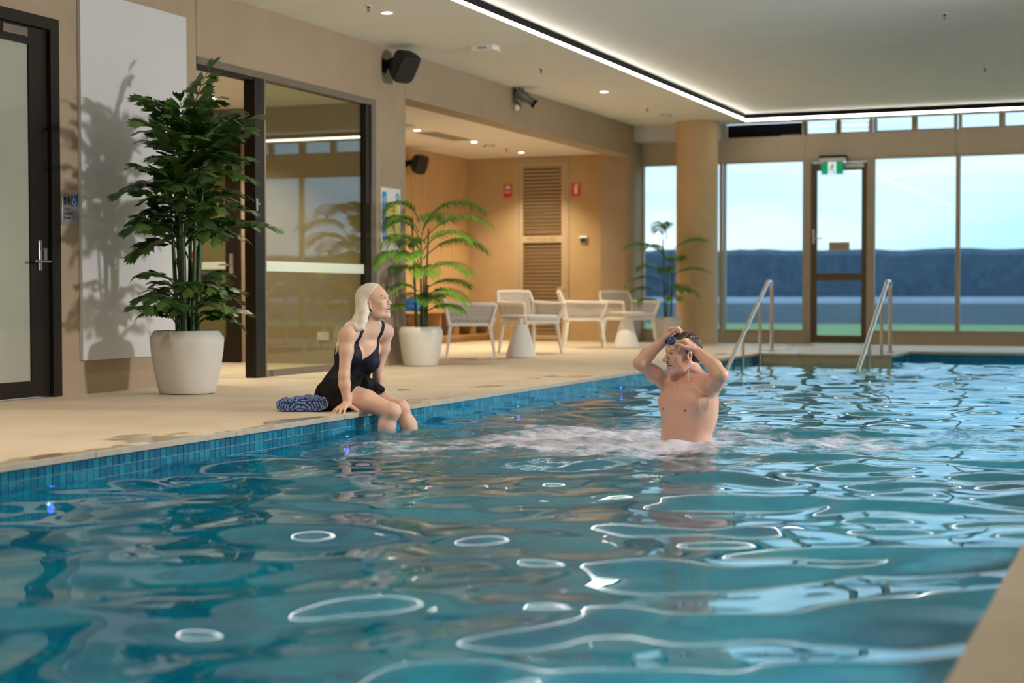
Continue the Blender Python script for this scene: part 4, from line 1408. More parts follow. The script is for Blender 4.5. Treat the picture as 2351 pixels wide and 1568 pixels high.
def planter(parent, R, H, seg=48):
    q = MB()
    q.lathe([(0.0, 0.006), (R * .74, .006), (R * .755, .012), (R * .80, H * .10), (R * .90, H * .38), (R * .975, H * .68), (R, H * .84), (R * .995, H * .89),
             (R * .90, H * .985), (R * .875, H), (R * .84, H * .985), (R * .83, H * .9), (R * .82, H * .84)], seg)
    q.build('pot', 'pot_white', parent, smooth=True)
    q = MB(); q.lathe([(R * .72, 0), (R * .72, .006)], seg); q.build('pot_foot', 'black_plastic', parent)
    q = MB(); q.lathe([(0, H * .90), (R * .45, H * .895), (R * .82, H * .875)], seg); q.build('soil', 'soil', parent, smooth=True)


def cam_dir(az, el):
    """direction from an azimuth in the plan (0 = to the right of the picture, 90 = away) and an elevation, degrees"""
    a, e = math.radians(az), math.radians(el)
    r2 = np.array([math.cos(-YAW), math.sin(-YAW), 0]); f2 = np.array([-math.sin(-YAW), math.cos(-YAW), 0])
    return (r2 * math.cos(a) + f2 * math.sin(a)) * math.cos(e) + np.array([0, 0, math.sin(e)])


def arc(base, az, el0, el1, length, nseg=12):
    pts = [np.array(base, float)]
    for i in range(nseg):
        t = (i + .5) / nseg
        pts.append(pts[-1] + cam_dir(az, el0 + (el1 - el0) * t ** 1.15) * length / nseg)
    return pts


def path_pt(pts, t):
    k = t * (len(pts) - 1)
    i = min(int(k), len(pts) - 2)
    return pts[i] + (pts[i + 1] - pts[i]) * (k - i), pts[i + 1] - pts[i]


def palm_frond(q, pts, nl, ll, rnd, droop=0.5, width=0.016, t0=.22):
    """slender leaflets in two ranks along a stalk, hanging at the tips"""
    for k in range(nl):
        t = t0 + (1 - t0) * (k + .5) / nl
        p, d = path_pt(pts, t)
        d = d / np.linalg.norm(d)
        side = np.cross(d, (0, 0, 1.0))
        side /= np.linalg.norm(side) + 1e-9
        up = np.cross(side, d)
        env = ll * (0.45 + 0.55 * math.sin(PI * min(1, (t - t0) / (1 - t0) * .86 + .14))) * rnd.uniform(.88, 1.08)
        for s in (-1, 1):
            dr = d * .62 + side * s * .72 + up * .18
            dr /= np.linalg.norm(dr)
            a = p + d * rnd.uniform(-.006, .006)
            b1 = a + dr * env * .45
            dr2 = dr * .8 - np.array([0, 0, droop]) * 1.0
            dr2 /= np.linalg.norm(dr2)
            b2 = b1 + dr2 * env * .35
            dr3 = dr2 * .7 - np.array([0, 0, droop]) * 1.0
            dr3 /= np.linalg.norm(dr3)
            c = b2 + dr3 * env * .28
            wv_ = np.cross(dr, up); wv_ /= np.linalg.norm(wv_) + 1e-9
            w_ = width * rnd.uniform(.8, 1.1)
            q.add([a - wv_ * w_ * .25, a + wv_ * w_ * .25, b1 - wv_ * w_ * .5, b1 + wv_ * w_ * .5, b2 - wv_ * w_ * .42, b2 + wv_ * w_ * .42, c],
                  [(0, 1, 3, 2), (2, 3, 5, 4), (4, 5, 6)])


def potted_palm(name, loc, R, H, fronds, stems, leafm, label, ll, seed, nl=24, width=.016, by_wall=False):
    rnd = random.Random(seed)
    root = empty(name, loc)
    tag(root, label, 'potted palm', 'potted palms in the lounge corner')
    planter(root, R, H)
    for (az, d0, lean, h) in stems:
        b0 = cam_dir(az, 0) * d0
        b1 = b0 + cam_dir(az, 0) * lean
        q = MB()
        q.tube([(b0[0], b0[1], H * .86), ((b0[0] * 2 + b1[0]) / 3, (b0[1] * 2 + b1[1]) / 3, H + (h - H) * .4), (b1[0], b1[1], h)], [.016, .012, .008], 8)
        q.build('stem', 'stem_olive', root, smooth=True)
    for (az, z0, el0, el1, L, off) in fronds:
        b0 = cam_dir(az, 0) * off
        base = (b0[0], b0[1], z0)
        q = MB()
        if by_wall and cam_dir(az, 0)[0] < -.6:
            L *= .66
        pts = arc(base, az, el0, el1, L, 14)
        q.mi = 0
        q.tube(pts, [.0065 - .005 * i / 14 for i in range(15)], 5, caps=False)
        q.mi = 1
        palm_frond(q, pts, nl, ll * (.75 + .35 * min(1, L / .7)), rnd, rnd.uniform(.35, .6), width)
        out_ = []
        for (vx, vy, vz) in q.v:           # leaf tips bend along the wall or column instead of passing into it
            if by_wall:
                vx = max(vx, XW + .008 - loc[0] + .004 * math.sin(vz * 90))
            dx_, dy_ = vx + loc[0] - col_.location[0], vy + loc[1] - col_.location[1]
            rr_ = math.hypot(dx_, dy_)
            if rr_ < .322:
                vx, vy = vx + dx_ / rr_ * (.322 - rr_), vy + dy_ / rr_ * (.322 - rr_)
            out_.append((vx, vy, vz))
        q.v = out_
        me = q.mesh('frond', fix=False)
        me.materials.append(MATS['stem_green']); me.materials.append(MATS[leafm])
        link_mesh('frond', me, None, root)
    return root


# nearer palm behind the woman
P2 = floor_at(966, 15.05)
potted_palm('potted_palm', P2, .232, .41, [
    (200, 1.50, 82, -60, .74, .02), (205, 1.40, 68, -60, .68, .02), (208, 1.22, 62, -58, .66, .02), (212, 1.04, 52, -56, .60, .02), (196, 1.34, 74, -48, .64, .02),
    (8, 1.42, 68, -40, .78, .02), (-12, 1.30, 56, -38, .82, .03), (12, 1.12, 50, -40, .74, .03), (-22, 1.18, 60, -44, .66, .02), (-30, .94, 42, -45, .62, .03),
    (150, .96, 44, -42, .54, .03), (205, .78, 40, -44, .46, .03), (20, .80, 34, -30, .52, .04), (-25, .72, 34, -52, .54, .04),
    (120, 1.20, 60, -40, .60, .02), (60, 1.36, 66, -35, .62, .02), (-80, .92, 50, -50, .46, .03), (-110, 1.05, 55, -48, .46, .03),
    (185, .58, 30, -22, .40, .05), (-15, .56, 34, -30, .40, .05), (-70, .62, 44, -34, .34, .04), (100, .66, 40, -30, .40, .04), (40, .60, 55, -10, .34, .03)],
    [(170, .05, .04, 1.52), (20, .04, .05, 1.44), (90, .05, .04, 1.35), (-60, .04, .05, 1.05), (-130, .05, .06, .95), (45, .08, .02, .85)],
    'palm_leaf', 'bright green feathery palm in a white pot behind the woman', .25, 4, 32, .0135, True)
# farther palm by the column
P3 = floor_at(1531, 22.50)
potted_palm('potted_palm', P3, .225, .41, [
    (100, 1.55, 84, -60, .62, .01), (165, 1.30, 48, -24, .64, .03), (182, .90, 36, -48, .62, .03), (10, 1.32, 50, -10, .62, .03), (-5, .98, 40, -28, .62, .03),
    (-20, .76, 30, -52, .48, .04), (170, .74, 38, -30, .50, .04), (60, 1.1, 60, -30, .55, .02), (-100, 1.0, 55, -45, .46, .02), (-60, .78, 45, -50, .46, .03),
    (150, 1.02, 52, -35, .52, .03), (190, .60, 30, -25, .44, .04), (-80, .62, 40, -30, .40, .03), (-150, 1.25, 70, -35, .5, .02)],
    [(160, .03, .03, 1.56), (10, .06, .03, 1.34), (80, .03, .03, 1.1)],
    'palm_leaf_far', 'darker feathery palm in a white pot beside the round column', .23, 9, 28, .016)

# fishtail palm in the big pot in front of the white panel
P1 = (at(392, 907, 2, 0)[0], at(392, 907, 2, 0)[1] + .22, 0.0)
fp = empty('fishtail_palm', P1)
tag(fp, 'tall dark fishtail palm in a large white pot before the white panel', 'potted plant')
planter(fp, .278, .478, 64)
rnd = random.Random(21)
mat('fishtail_stalk', (0.045, 0.10, 0.025), 0.5, var=0.2, vscale=20)


def wedge_leaf(seed):
    """fishtail leaflet: narrow base, flaring to a ragged, toothed edge; cupped along the middle"""
    r = random.Random(seed)
    q = MB()
    N = 5
    tipsL = []
    for i in range(N + 1):
        u = -1 + 2 * i / N
        L = 1.0 - .20 * abs(u) + r.uniform(-.16, .10) + (.14 if i in (1, 4) else 0)
        ang = u * .50 + r.uniform(-.04, .04)
        tipsL.append((L * math.cos(ang), L * math.sin(ang) * 1.0, -.16 * L * L + .07 * abs(u)))
    vs_ = [(0, 0, 0)]
    mid = []
    for i in range(N + 1):
        x, y, z = tipsL[i]
        mid.append((x * .52, y * .58, .05 * (1 - abs(-1 + 2 * i / N)) + .02))
    vs_ += mid
    edge = []
    for i in range(N + 1):
        edge.append(tipsL[i])
        if i < N:
            a, b_ = tipsL[i], tipsL[i + 1]
            edge.append(((a[0] + b_[0]) * .42, (a[1] + b_[1]) * .45, (a[2] + b_[2]) * .5 + .02))
    vs_ += edge
    fs_ = [(0, 1 + i, 2 + i) for i in range(N)]
    e0 = 1 + N + 1
    for i in range(N):
        m0, m1 = 1 + i, 2 + i
        a, v_, b_ = e0 + 2 * i, e0 + 2 * i + 1, e0 + 2 * i + 2
        fs_ += [(m0, a, v_), (m0, v_, m1), (m1, v_, b_)]
    q.add(vs_, fs_)
    me = q.mesh('leaf', smooth=False, fix=False)
    me.polygons.foreach_set('use_smooth', [True] * len(me.polygons))
    me.materials.append(MATS['fishtail_leaf'])
    return me


LEAVES = [wedge_leaf(k) for k in range(6)]
leaf_items = []          # (frond index, matrix, size)
frond_defs = []
stem_top = []
for k in range(9):
    az = k * 40 + rnd.uniform(-12, 12)
    r0 = rnd.uniform(.03, .09)
    b0 = cam_dir(az, 0) * r0
    h = rnd.uniform(1.35, 1.75)
    ln = rnd.uniform(.02, .10)
    b1 = b0 + cam_dir(az, 0) * ln
    q = MB()
    q.tube([(b0[0], b0[1], .41), ((b0[0] + b1[0]) / 2, (b0[1] + b1[1]) / 2, (.41 + h) / 2), (b1[0], b1[1], h)], [.020, .016, .010], 8)
    q.build('cane', 'stem_green', fp, smooth=True)
    stem_top.append((b0, b1, h))
for k in range(3):
    az = 30 + 120 * k
    b0 = cam_dir(az, 0) * .07
    q = MB()
    for j in range(7):
        a2 = az + rnd.uniform(-40, 40)
        d = cam_dir(a2, 0) * rnd.uniform(.005, .03)
        q.tube([(b0[0], b0[1], .78 + rnd.uniform(0, .1)), (b0[0] + d[0], b0[1] + d[1], .98 + rnd.uniform(-.03, .05))], .006, 5)
    o = q.build('fibre_tuft', 'bark_fibre', fp); o['kind'] = 'stuff'
# upper crown
for k in range(54):
    az = (k * 137.5) % 360
    b0, b1, h = stem_top[k % 9]
    f_ = (k % 10) / 9
    z0 = 1.02 + .78 * f_
    base = (b0[0] + (b1[0] - b0[0]) * f_, b0[1] + (b1[1] - b0[1]) * f_, z0)
    L = (.60 - .05 * f_) * rnd.uniform(.88, 1.12)
    frond_defs.append((base, az, 66 + 14 * f_ + rnd.uniform(-8, 8), -34 + 42 * f_ + rnd.uniform(-10, 10), L, 7, .155))
for az, z0, e0, e1, L in ((60, 1.85, 84, 52, .66), (200, 1.85, 80, 20, .60), (350, 1.72, 66, 2, .62), (120, 1.80, 78, 35, .55), (270, 1.7, 80, 40, .55)):
    frond_defs.append(((0.02, 0.0, z0), az, e0, e1, L, 7, .165))
# lower skirt
for k in range(24):
    az = (k * 137.5 + 40) % 360
    b0 = cam_dir(az, 0) * .06
    frond_defs.append(((b0[0], b0[1], .50 + .035 * (k % 9)), az, 52 + rnd.uniform(-8, 14), -22 + rnd.uniform(-14, 14), .40 * rnd.uniform(.85, 1.15), 6, .130))
fr_objs = []
for fi, (base, az, e0, e1, L, nl, ls) in enumerate(frond_defs):
    if cam_dir(az, 0)[0] < -.55:
        L *= .78
    pts = arc(base, az, e0, e1, L, 10)
    q = MB(); q.tube(pts, [.007 - .0045 * i / 10 for i in range(11)], 5, caps=False)
    fo_ = q.build('frond', 'fishtail_stalk', fp, smooth=True)
    fr_objs.append(fo_)
    for k in range(nl):
        t = .34 + .66 * k / (nl - 1)
        p, d = path_pt(pts, min(t, .999))
        d = d / np.linalg.norm(d)
        side = np.cross(d, (0, 0, 1.0)); side /= np.linalg.norm(side) + 1e-9
        for s in ((-1, 1) if k < nl - 1 else (0,)):
            x = d * (.55 if s else 1.0) + side * s * .80 + np.array([0, 0, rnd.uniform(-.35, .12)])
            x /= np.linalg.norm(x)
            up = np.cross(side, d)
            z = up + rnd.uniform(-.5, .5) * side
            z = z - x * (z @ x); z /= np.linalg.norm(z)
            y_ = np.cross(z, x)
            sc = ls * rnd.uniform(.8, 1.2) * (1 - .2 * abs(t - .7))
            M = Matrix(((x[0] * sc, y_[0] * sc, z[0] * sc, p[0]), (x[1] * sc, y_[1] * sc, z[1] * sc, p[1]), (x[2] * sc, y_[2] * sc, z[2] * sc, p[2]), (0, 0, 0, 1)))
            # how much of it faces the viewer decides which are separate parts
            toward = -(p[0] * FWD[0] + p[1] * FWD[1])
            leaf_items.append((toward + sc, fi, M, rnd.randrange(6)))
leaf_items.sort(key=lambda t: -t[0])
for w_, fi, M, k in leaf_items[:300]:
    o = bpy.data.objects.new('leaf', LEAVES[k])
    COL.objects.link(o)
    o.parent = fr_objs[fi]
    o.matrix_local = M
rv, rf_ = [], []
for w_, fi, M, k in leaf_items[300:]:
    me = LEAVES[k]
    k0 = len(rv)
    rv += [tuple(M @ v.co) for v in me.vertices]
    rf_ += [tuple(k0 + i for i in p.vertices) for p in me.polygons]
me = bpy.data.meshes.new('inner_foliage')
me.from_pydata(rv, [], rf_)
me.polygons.foreach_set('use_smooth', [True] * len(me.polygons))
o = link_mesh('inner_foliage', me, 'fishtail_leaf', fp)
o['kind'] = 'stuff'

# ------------------------------------------------------------------ figures: one smooth implicit surface per body
class Field:
    def __init__(self, lo, hi, h):
        self.h = h
        self.lo = np.array(lo, np.float32)
        self.n = np.ceil((np.array(hi) - np.array(lo)) / h).astype(int) + 1
        self.D = np.full(self.n, 1.0, np.float32)
        self.ax = [self.lo[i] + h * np.arange(self.n[i], dtype=np.float32) for i in range(3)]

    def clone(self, fresh=False):
        f = Field.__new__(Field)
        f.h, f.lo, f.n, f.ax = self.h, self.lo, self.n, self.ax
        f.D = np.full(self.n, 1.0, np.float32) if fresh else self.D.copy()
        return f

    def sub(self, lo, hi):
        i0 = np.clip(np.floor((np.array(lo) - self.lo) / self.h).astype(int), 0, self.n)
        i1 = np.clip(np.ceil((np.array(hi) - self.lo) / self.h).astype(int) + 1, 0, self.n)
        sl = tuple(slice(a, b) for a, b in zip(i0, i1))
        if any(b <= a for a, b in zip(i0, i1)):
            return None, None
        X = self.ax[0][sl[0]][:, None, None]
        Y = self.ax[1][sl[1]][None, :, None]
        Z = self.ax[2][sl[2]][None, None, :]
        return sl, (X, Y, Z)

    def _put(self, sl, d, k, cut):
        A = self.D[sl]
        if cut:
            hh = np.clip(.5 - .5 * (A + d) / k, 0, 1)
            self.D[sl] = A + (-d - A) * hh + k * hh * (1 - hh)
        else:
            hh = np.clip(.5 + .5 * (d - A) / k, 0, 1)
            self.D[sl] = d + (A - d) * hh - k * hh * (1 - hh)

    def cap(self, a, b, ra, rb=None, k=.02, flat=None, cut=False):
        rb = ra if rb is None else rb
        a, b = np.array(a, np.float32), np.array(b, np.float32)
        m = max(ra, rb) + k + .012
        sl, P = self.sub(np.minimum(a, b) - m, np.maximum(a, b) + m)
        if sl is None:
            return self
        ab = b - a
        L2 = float(ab @ ab) + 1e-9
        px, py, pz = P[0] - a[0], P[1] - a[1], P[2] - a[2]
        t = np.clip((px * ab[0] + py * ab[1] + pz * ab[2]) / L2, 0, 1)
        dx, dy, dz = px - t * ab[0], py - t * ab[1], pz - t * ab[2]
        if flat is not None:
            nrm, s = np.array(flat[0], np.float32), flat[1]
            nrm = nrm / np.linalg.norm(nrm)
            c = (dx * nrm[0] + dy * nrm[1] + dz * nrm[2]) * (1 / s - 1)
            dx, dy, dz = dx + c * nrm[0], dy + c * nrm[1], dz + c * nrm[2]
        d = np.sqrt(dx * dx + dy * dy + dz * dz) - (ra + (rb - ra) * t)
        self._put(sl, d.astype(np.float32), k, cut)
        return self

    def ell(self, c, r, axes=None, k=.02, cut=False):
        c = np.array(c, np.float32)
        axes = np.eye(3, dtype=np.float32) if axes is None else np.array(axes, np.float32)
        m = max(r) + k + .012
        sl, P = self.sub(c - m, c + m)
        if sl is None:
            return self
        px, py, pz = P[0] - c[0], P[1] - c[1], P[2] - c[2]
        k0 = 0
        k1 = 0
        for i in range(3):
            q = px * axes[i][0] + py * axes[i][1] + pz * axes[i][2]
            k0 = k0 + (q / r[i]) ** 2
            k1 = k1 + (q / r[i] ** 2) ** 2
        k0 = np.sqrt(k0)
        k1 = np.sqrt(k1) + 1e-6
        d = np.where(k0 < 1e-3, -min(r), k0 * (k0 - 1) / k1)
        self._put(sl, d.astype(np.float32), k, cut)
        return self

    def chain(self, pts, rs, k=.02, flat=None):
        for i in range(len(pts) - 1):
            self.cap(pts[i], pts[i + 1], rs[i], rs[i + 1], k, flat)
        return self

    def mesh(self, name):
        """surface nets"""
        D = self.D
        ins = D < 0
        c = [ins[i:self.n[0] - 1 + i, j:self.n[1] - 1 + j, k:self.n[2] - 1 + k] for i in (0, 1) for j in (0, 1) for k in (0, 1)]
        anyi = c[0].copy(); alli = c[0].copy()
        for q in c[1:]:
            anyi |= q; alli &= q
        idx = np.argwhere(anyi & ~alli)
        vid = np.full(anyi.shape, -1, np.int32)
        vid[idx[:, 0], idx[:, 1], idx[:, 2]] = np.arange(len(idx))
        off = [(i, j, k) for i in (0, 1) for j in (0, 1) for k in (0, 1)]
        val = np.stack([D[idx[:, 0] + o[0], idx[:, 1] + o[1], idx[:, 2] + o[2]] for o in off], 1)
        acc = np.zeros((len(idx), 3)); cnt = np.zeros(len(idx))
        for a in range(8):
            for b_ in range(a + 1, 8):
                if sum(abs(off[a][q] - off[b_][q]) for q in range(3)) != 1:
                    continue
                va, vb = val[:, a], val[:, b_]
                s = (va < 0) != (vb < 0)
                t = np.where(s, va / np.where(s, va - vb, 1), 0)
                pa, pb = np.array(off[a], float), np.array(off[b_], float)
                acc += s[:, None] * (pa + (pb - pa) * t[:, None]); cnt += s
        V = self.lo + self.h * (idx + acc / cnt[:, None])
        faces = []
        for axis in range(3):
            s0 = [slice(1, -1)] * 3; s1 = [slice(1, -1)] * 3
            s0[axis] = slice(0, -1); s1[axis] = slice(1, None)
            e = np.argwhere(ins[tuple(s0)] != ins[tuple(s1)])
            sh = np.array([1, 1, 1]); sh[axis] = 0
            e = e + sh
            u, v = (axis + 1) % 3, (axis + 2) % 3
            q = []
            for du, dv in ((-1, -1), (0, -1), (0, 0), (-1, 0)):
                ee = e.copy(); ee[:, u] += du; ee[:, v] += dv
                q.append(vid[ee[:, 0], ee[:, 1], ee[:, 2]])
            q = np.stack(q, 1)
            flip = ~ins[e[:, 0], e[:, 1], e[:, 2]]
            q[flip] = q[flip][:, ::-1]
            faces.append(q)
        F = np.concatenate(faces)
        F = F[(F >= 0).all(1)]
        me = bpy.data.meshes.new(name)
        me.vertices.add(len(V)); me.vertices.foreach_set('co', V.astype(np.float32).ravel())
        me.loops.add(F.size); me.loops.foreach_set('vertex_index', F.ravel().astype(np.int32))
        me.polygons.add(len(F)); me.polygons.foreach_set('loop_start', np.arange(0, F.size, 4, dtype=np.int32)); me.polygons.foreach_set('loop_total', np.full(len(F), 4, np.int32))
        me.polygons.foreach_set('use_smooth', np.ones(len(F), bool))
        me.update(); me.validate()
        return me, V


def nv(a):
    a = np.array(a, float)
    return a / np.linalg.norm(a)


RH = np.array([math.cos(-YAW), math.sin(-YAW), 0.0])    # to the right of the picture, level
FH = np.array([-math.sin(-YAW), math.cos(-YAW), 0.0])   # away from the viewer, level
UP = np.array([0.0, 0, 1.0])


def hand(F, wrist, d, palm, thumb, s=1.0, curls=((20, 30, 15),) * 4, spread=(6, 2, -3, -9), th=(35, 20, 15), k=.006):
    """palm, four fingers of different lengths with knuckle bends, thumb leaving the side of the palm"""
    d, palm = nv(d), np.array(palm, float)
    palm = nv(palm - d * (palm @ d))
    t_ = np.cross(d, palm)
    thumb = t_ if t_ @ np.array(thumb) > 0 else -t_
    w = np.array(wrist, float)
    P = lambda a, b, c=0: w + s * (d * a + thumb * b + palm * c)
    F.cap(P(-.01, 0), P(.03, 0), .024 * s, .026 * s, .02, (palm, .75))
    for b in (.026, .009, -.008, -.024):
        F.cap(P(.028, b * .7), P(.088, b), .0135 * s, .0120 * s, .014, (palm, .9))
    bases = [(.090, .027), (.094, .009), (.090, -.009), (.082, -.025)]
    lens = [(.040, .024, .020), (.044, .028, .021), (.041, .026, .020), (.032, .020, .018)]
    rad = [(.0095, .0085, .0072), (.0098, .0086, .0073), (.0093, .0082, .007), (.0084, .0073, .0063)]
    for i in range(4):
        p = P(*bases[i])
        sp = math.radians(spread[i])
        dd = nv(d * math.cos(sp) + thumb * math.sin(sp))
        ang = 0
        for j in range(3):
            ang += math.radians(curls[i][j])
            v = dd * math.cos(ang) + palm * math.sin(ang)
            q = p + v * lens[i][j] * s
            F.cap(p, q, rad[i][j] * s, rad[i][min(j + 1, 2)] * s * (.98 if j < 2 else .88), k if j else .012)
            p = q
    a0, a1, a2 = (math.radians(x) for x in th)
    p0 = P(.022, .024, .004)
    v = nv(d * math.cos(a0) + thumb * math.sin(a0) + palm * .25)
    p1 = p0 + v * .040 * s
    F.cap(p0, p1, .0155 * s, .0120 * s, .014)
    v = nv(d * math.cos(a0 - a1) + thumb * math.sin(a0 - a1) + palm * (.25 + a2))
    p2 = p1 + v * .032 * s
    F.cap(p1, p2, .0115 * s, .0105 * s, k)
    v = nv(d * math.cos(a0 - 2 * a1) + thumb * math.sin(a0 - 2 * a1) + palm * (.25 + 2 * a2))
    F.cap(p2, p2 + v * .026 * s, .0102 * s, .0080 * s, k)


def head(F, c, fwd, up, s=1.0, male=False, smile=1.0):
    """skull, jaw, brow, nose, cheeks, lips, ears; returns a function placing points in the head frame"""
    fwd = nv(fwd); up = np.array(up, float); up = nv(up - fwd * (up @ fwd)); side = np.cross(fwd, up)
    HP = lambda a, b, u: np.array(c) + s * (fwd * a + side * b + up * u)
    A = (fwd, side, up)
    E = lambda a, b, u, r, k=.015, cut=False: F.ell(HP(a, b, u), tuple(s * q for q in r), A, k * s, cut)
    Cc = lambda p, q, r0, r1, k=.012, cut=False: F.cap(HP(*p), HP(*q), r0 * s, r1 * s, k * s, None, cut)
    E(-.012, 0, .035, (.098, .075, .085), .02)
    E(.020, 0, .015, (.078, .068, .085), .02)
    E(.032, 0, -.045, (.058, .056 if male else .053, .070), .025)
    for b in (-1, 1):
        Cc((-.006, b * .058, -.045), (.030, b * .046, -.088), .020, .020, .02)
        Cc((.030, b * .046, -.088), (.070, b * .014, -.108), .020, .018, .02)
        E(.062, b * .040, -.022, (.024, .022, .022), .02)          # cheekbones
        E(.072, b * .034, -.042, (.019, .019, .020), .02)          # raised smiling cheeks
        E(.040, b * .042, -.055, (.034, .020, .036), .025)         # flesh of the cheek down to the jaw
    E(.078, 0, -.104 if not male else -.106, (.018, .021, .018), .018)
    E(.083, 0, -.066, (.014, .026, .026), .018)                    # muzzle
    Cc((.080, -.034, .022), (.089, 0, .020), .011, .012, .018); Cc((.080, .034, .022), (.089, 0, .020), .011, .012, .018)
    for b in (-1, 1):
        E(.097, b * .035, .003, (.012, .016, .010), .010, True)    # eye sockets
        E(.074, b * .033, .003, (.0145, .015, .0125), .006)        # eyeballs under lids
    nb, nt = ((.090, 0, .008), (.121, 0, -.034)) if male else ((.088, 0, .006), (.114, 0, -.030))
    Cc(nb, nt, .0085, .0115 if male else .0098, .010)
    for b in (-1, 1):
        E(nt[0] - .012, b * .012, nt[2] - .003, (.011, .0085, .008), .008)
    # open smiling mouth with lips
    for b in (-1, 1):
        Cc((.100, 0, -.0668), (.092, b * .018, -.0660), .0088, .0082, .004, True)
        Cc((.092, b * .018, -.0660), (.073, b * .036, -.0575), .0082, .0035, .004, True)
    for b in (-1, 1):
        Cc((.0985, 0, -.0535), (.090, b * .018, -.0535), .0050, .0048, .005)
        Cc((.090, b * .018, -.0540), (.072, b * .037, -.0540), .0048, .0034, .006)
        Cc((.0955, 0, -.0805), (.087, b * .018, -.0785), .0060, .0055, .005)
        Cc((.087, b * .018, -.0785), (.072, b * .036, -.0615), .0055, .0034, .006)
    for b in (-1, 1):
        F.ell(HP(-.008, b * .076, -.012), (.019 * s, .0075 * s, .032 * s), (nv(fwd + up * .15), side, nv(up - fwd * .15)), .006 * s)
        F.ell(HP(-.004, b * .083, -.008), (.009 * s, .006 * s, .018 * s), A, .005 * s, True)
        F.ell(HP(.000, b * .074, -.040), (.009 * s, .0065 * s, .010 * s), A, .006 * s)
    return HP, A


def skin_mat(name, base, flush, freckle=0.0, wet=0.0):
    m, nt, n, l, b = new_mat(name)
    at_ = n.new('ShaderNodeAttribute'); at_.attribute_name = 'tint'; at_.attribute_type = 'GEOMETRY'
    tc = n.new('ShaderNodeTexCoord')
    ns = n.new('ShaderNodeTexNoise'); ns.inputs['Scale'].default_value = 14; ns.inputs['Detail'].default_value = 5; l.new(tc.outputs['Object'], ns.inputs['Vector'])
    mx = n.new('ShaderNodeMixRGB'); mx.inputs['Color1'].default_value = (*base, 1); mx.inputs['Color2'].default_value = (*flush, 1)
    rr = n.new('ShaderNodeMapRange'); rr.inputs['From Min'].default_value = .38; rr.inputs['From Max'].default_value = .75; l.new(ns.outputs['Fac'], rr.inputs['Value']); l.new(rr.outputs[0], mx.inputs['Fac'])
    col = mx.outputs['Color']
    if freckle:
        vo = n.new('ShaderNodeTexVoronoi'); vo.inputs['Scale'].default_value = 26; l.new(tc.outputs['Object'], vo.inputs['Vector'])
        rp = n.new('ShaderNodeValToRGB'); rp.color_ramp.elements[0].position = 0.04; rp.color_ramp.elements[0].color = (1, 1, 1, 1); rp.color_ramp.elements[1].position = .09; rp.color_ramp.elements[1].color = (0, 0, 0, 1)
        l.new(vo.outputs['Distance'], rp.inputs['Fac'])
        sc = n.new('ShaderNodeMath'); sc.operation = 'MULTIPLY'; sc.inputs[1].default_value = freckle; l.new(rp.outputs['Color'], sc.inputs[0])
        m2 = n.new('ShaderNodeMixRGB'); m2.inputs['Color2'].default_value = (0.30, 0.12, 0.06, 1); l.new(sc.outputs[0], m2.inputs['Fac']); l.new(col, m2.inputs['Color1']); col = m2.outputs['Color']
    mm = n.new('ShaderNodeMixRGB'); mm.blend_type = 'MIX'
    l.new(at_.outputs['Alpha'], mm.inputs['Fac']); l.new(col, mm.inputs['Color1']); l.new(at_.outputs['Color'], mm.inputs['Color2'])
    l.new(mm.outputs['Color'], b.inputs['Base Color'])
    b.inputs['Roughness'].default_value = 0.52 - .2 * wet
    b.inputs['Specular IOR Level'].default_value = 0.45
    b.inputs['Subsurface Weight'].default_value = 0.12
    b.inputs['Subsurface Radius'].default_value = (0.010, 0.004, 0.002)
    if wet:
        b.inputs['Coat Weight'].default_value = wet
        b.inputs['Coat Roughness'].default_value = 0.08
        nb = n.new('ShaderNodeTexNoise'); nb.inputs['Scale'].default_value = 90; nb.inputs['Detail'].default_value = 2; l.new(tc.outputs['Object'], nb.inputs['Vector'])
        bp = n.new('ShaderNodeBump'); bp.inputs['Strength'].default_value = .25; bp.inputs['Distance'].default_value = .003; l.new(nb.outputs['Fac'], bp.inputs['Height']); l.new(bp.outputs['Normal'], b.inputs['Coat Normal'])
    return m


def paint(me, V, spots):
    """colour marks on the skin: (centre, radii, axes, colour, strength)"""
    col = np.zeros((len(V), 4), np.float32)
    for c, r, A, rgb, st in spots:
        q = np.stack([((V - np.array(c)) @ np.array(a)) / rr for a, rr in zip(A, r)], 1)
        w = np.clip(1.6 * (1 - (q ** 2).sum(1)), 0, 1) * st
        a0 = col[:, 3]
        na = a0 + w * (1 - a0)
        for i in range(3):
            col[:, i] = np.where(na > 1e-5, (col[:, i] * a0 * (1 - w) + rgb[i] * w) / np.maximum(na * 1.0, 1e-5) if False else np.where(w > 0, (col[:, i] * a0 * (1 - w) + rgb[i] * w) / np.maximum(a0 * (1 - w) + w, 1e-5), col[:, i]), 0)
        col[:, 3] = na
    a = me.attributes.new('tint', 'FLOAT_COLOR', 'POINT')
    a.data.foreach_set('color', col.ravel())


skin_mat('skin_woman', (0.78, 0.50, 0.375), (0.80, 0.48, 0.355), freckle=.35)
skin_mat('skin_man', (0.73, 0.43, 0.325), (0.76, 0.41, 0.30), freckle=.25, wet=.35)
mat('swimsuit_navy', (0.005, 0.006, 0.020), 0.6, spec=.3, var=.3, vscale=60, stretch=(1, 1, 4), bump=.4, bscale=24)
mat('skirt_black', (0.0045, 0.004, 0.005), 0.75, spec=.25, var=.3, vscale=20, bump=.25, bscale=30)
mat('platinum_hair', (0.80, 0.72, 0.61), 0.42, var=.06, vscale=12, stretch=(14, 14, 0.8), bump=.22, bscale=16, detail=5)
mat('brown_hair', (0.035, 0.020, 0.013), 0.28, var=.45, vscale=14, stretch=(9, 9, 2.5), bump=.8, bscale=14)
mat('tooth', (0.86, 0.83, 0.78), 0.25)
mat('eye_dark', (0.02, 0.015, 0.012), 0.2)
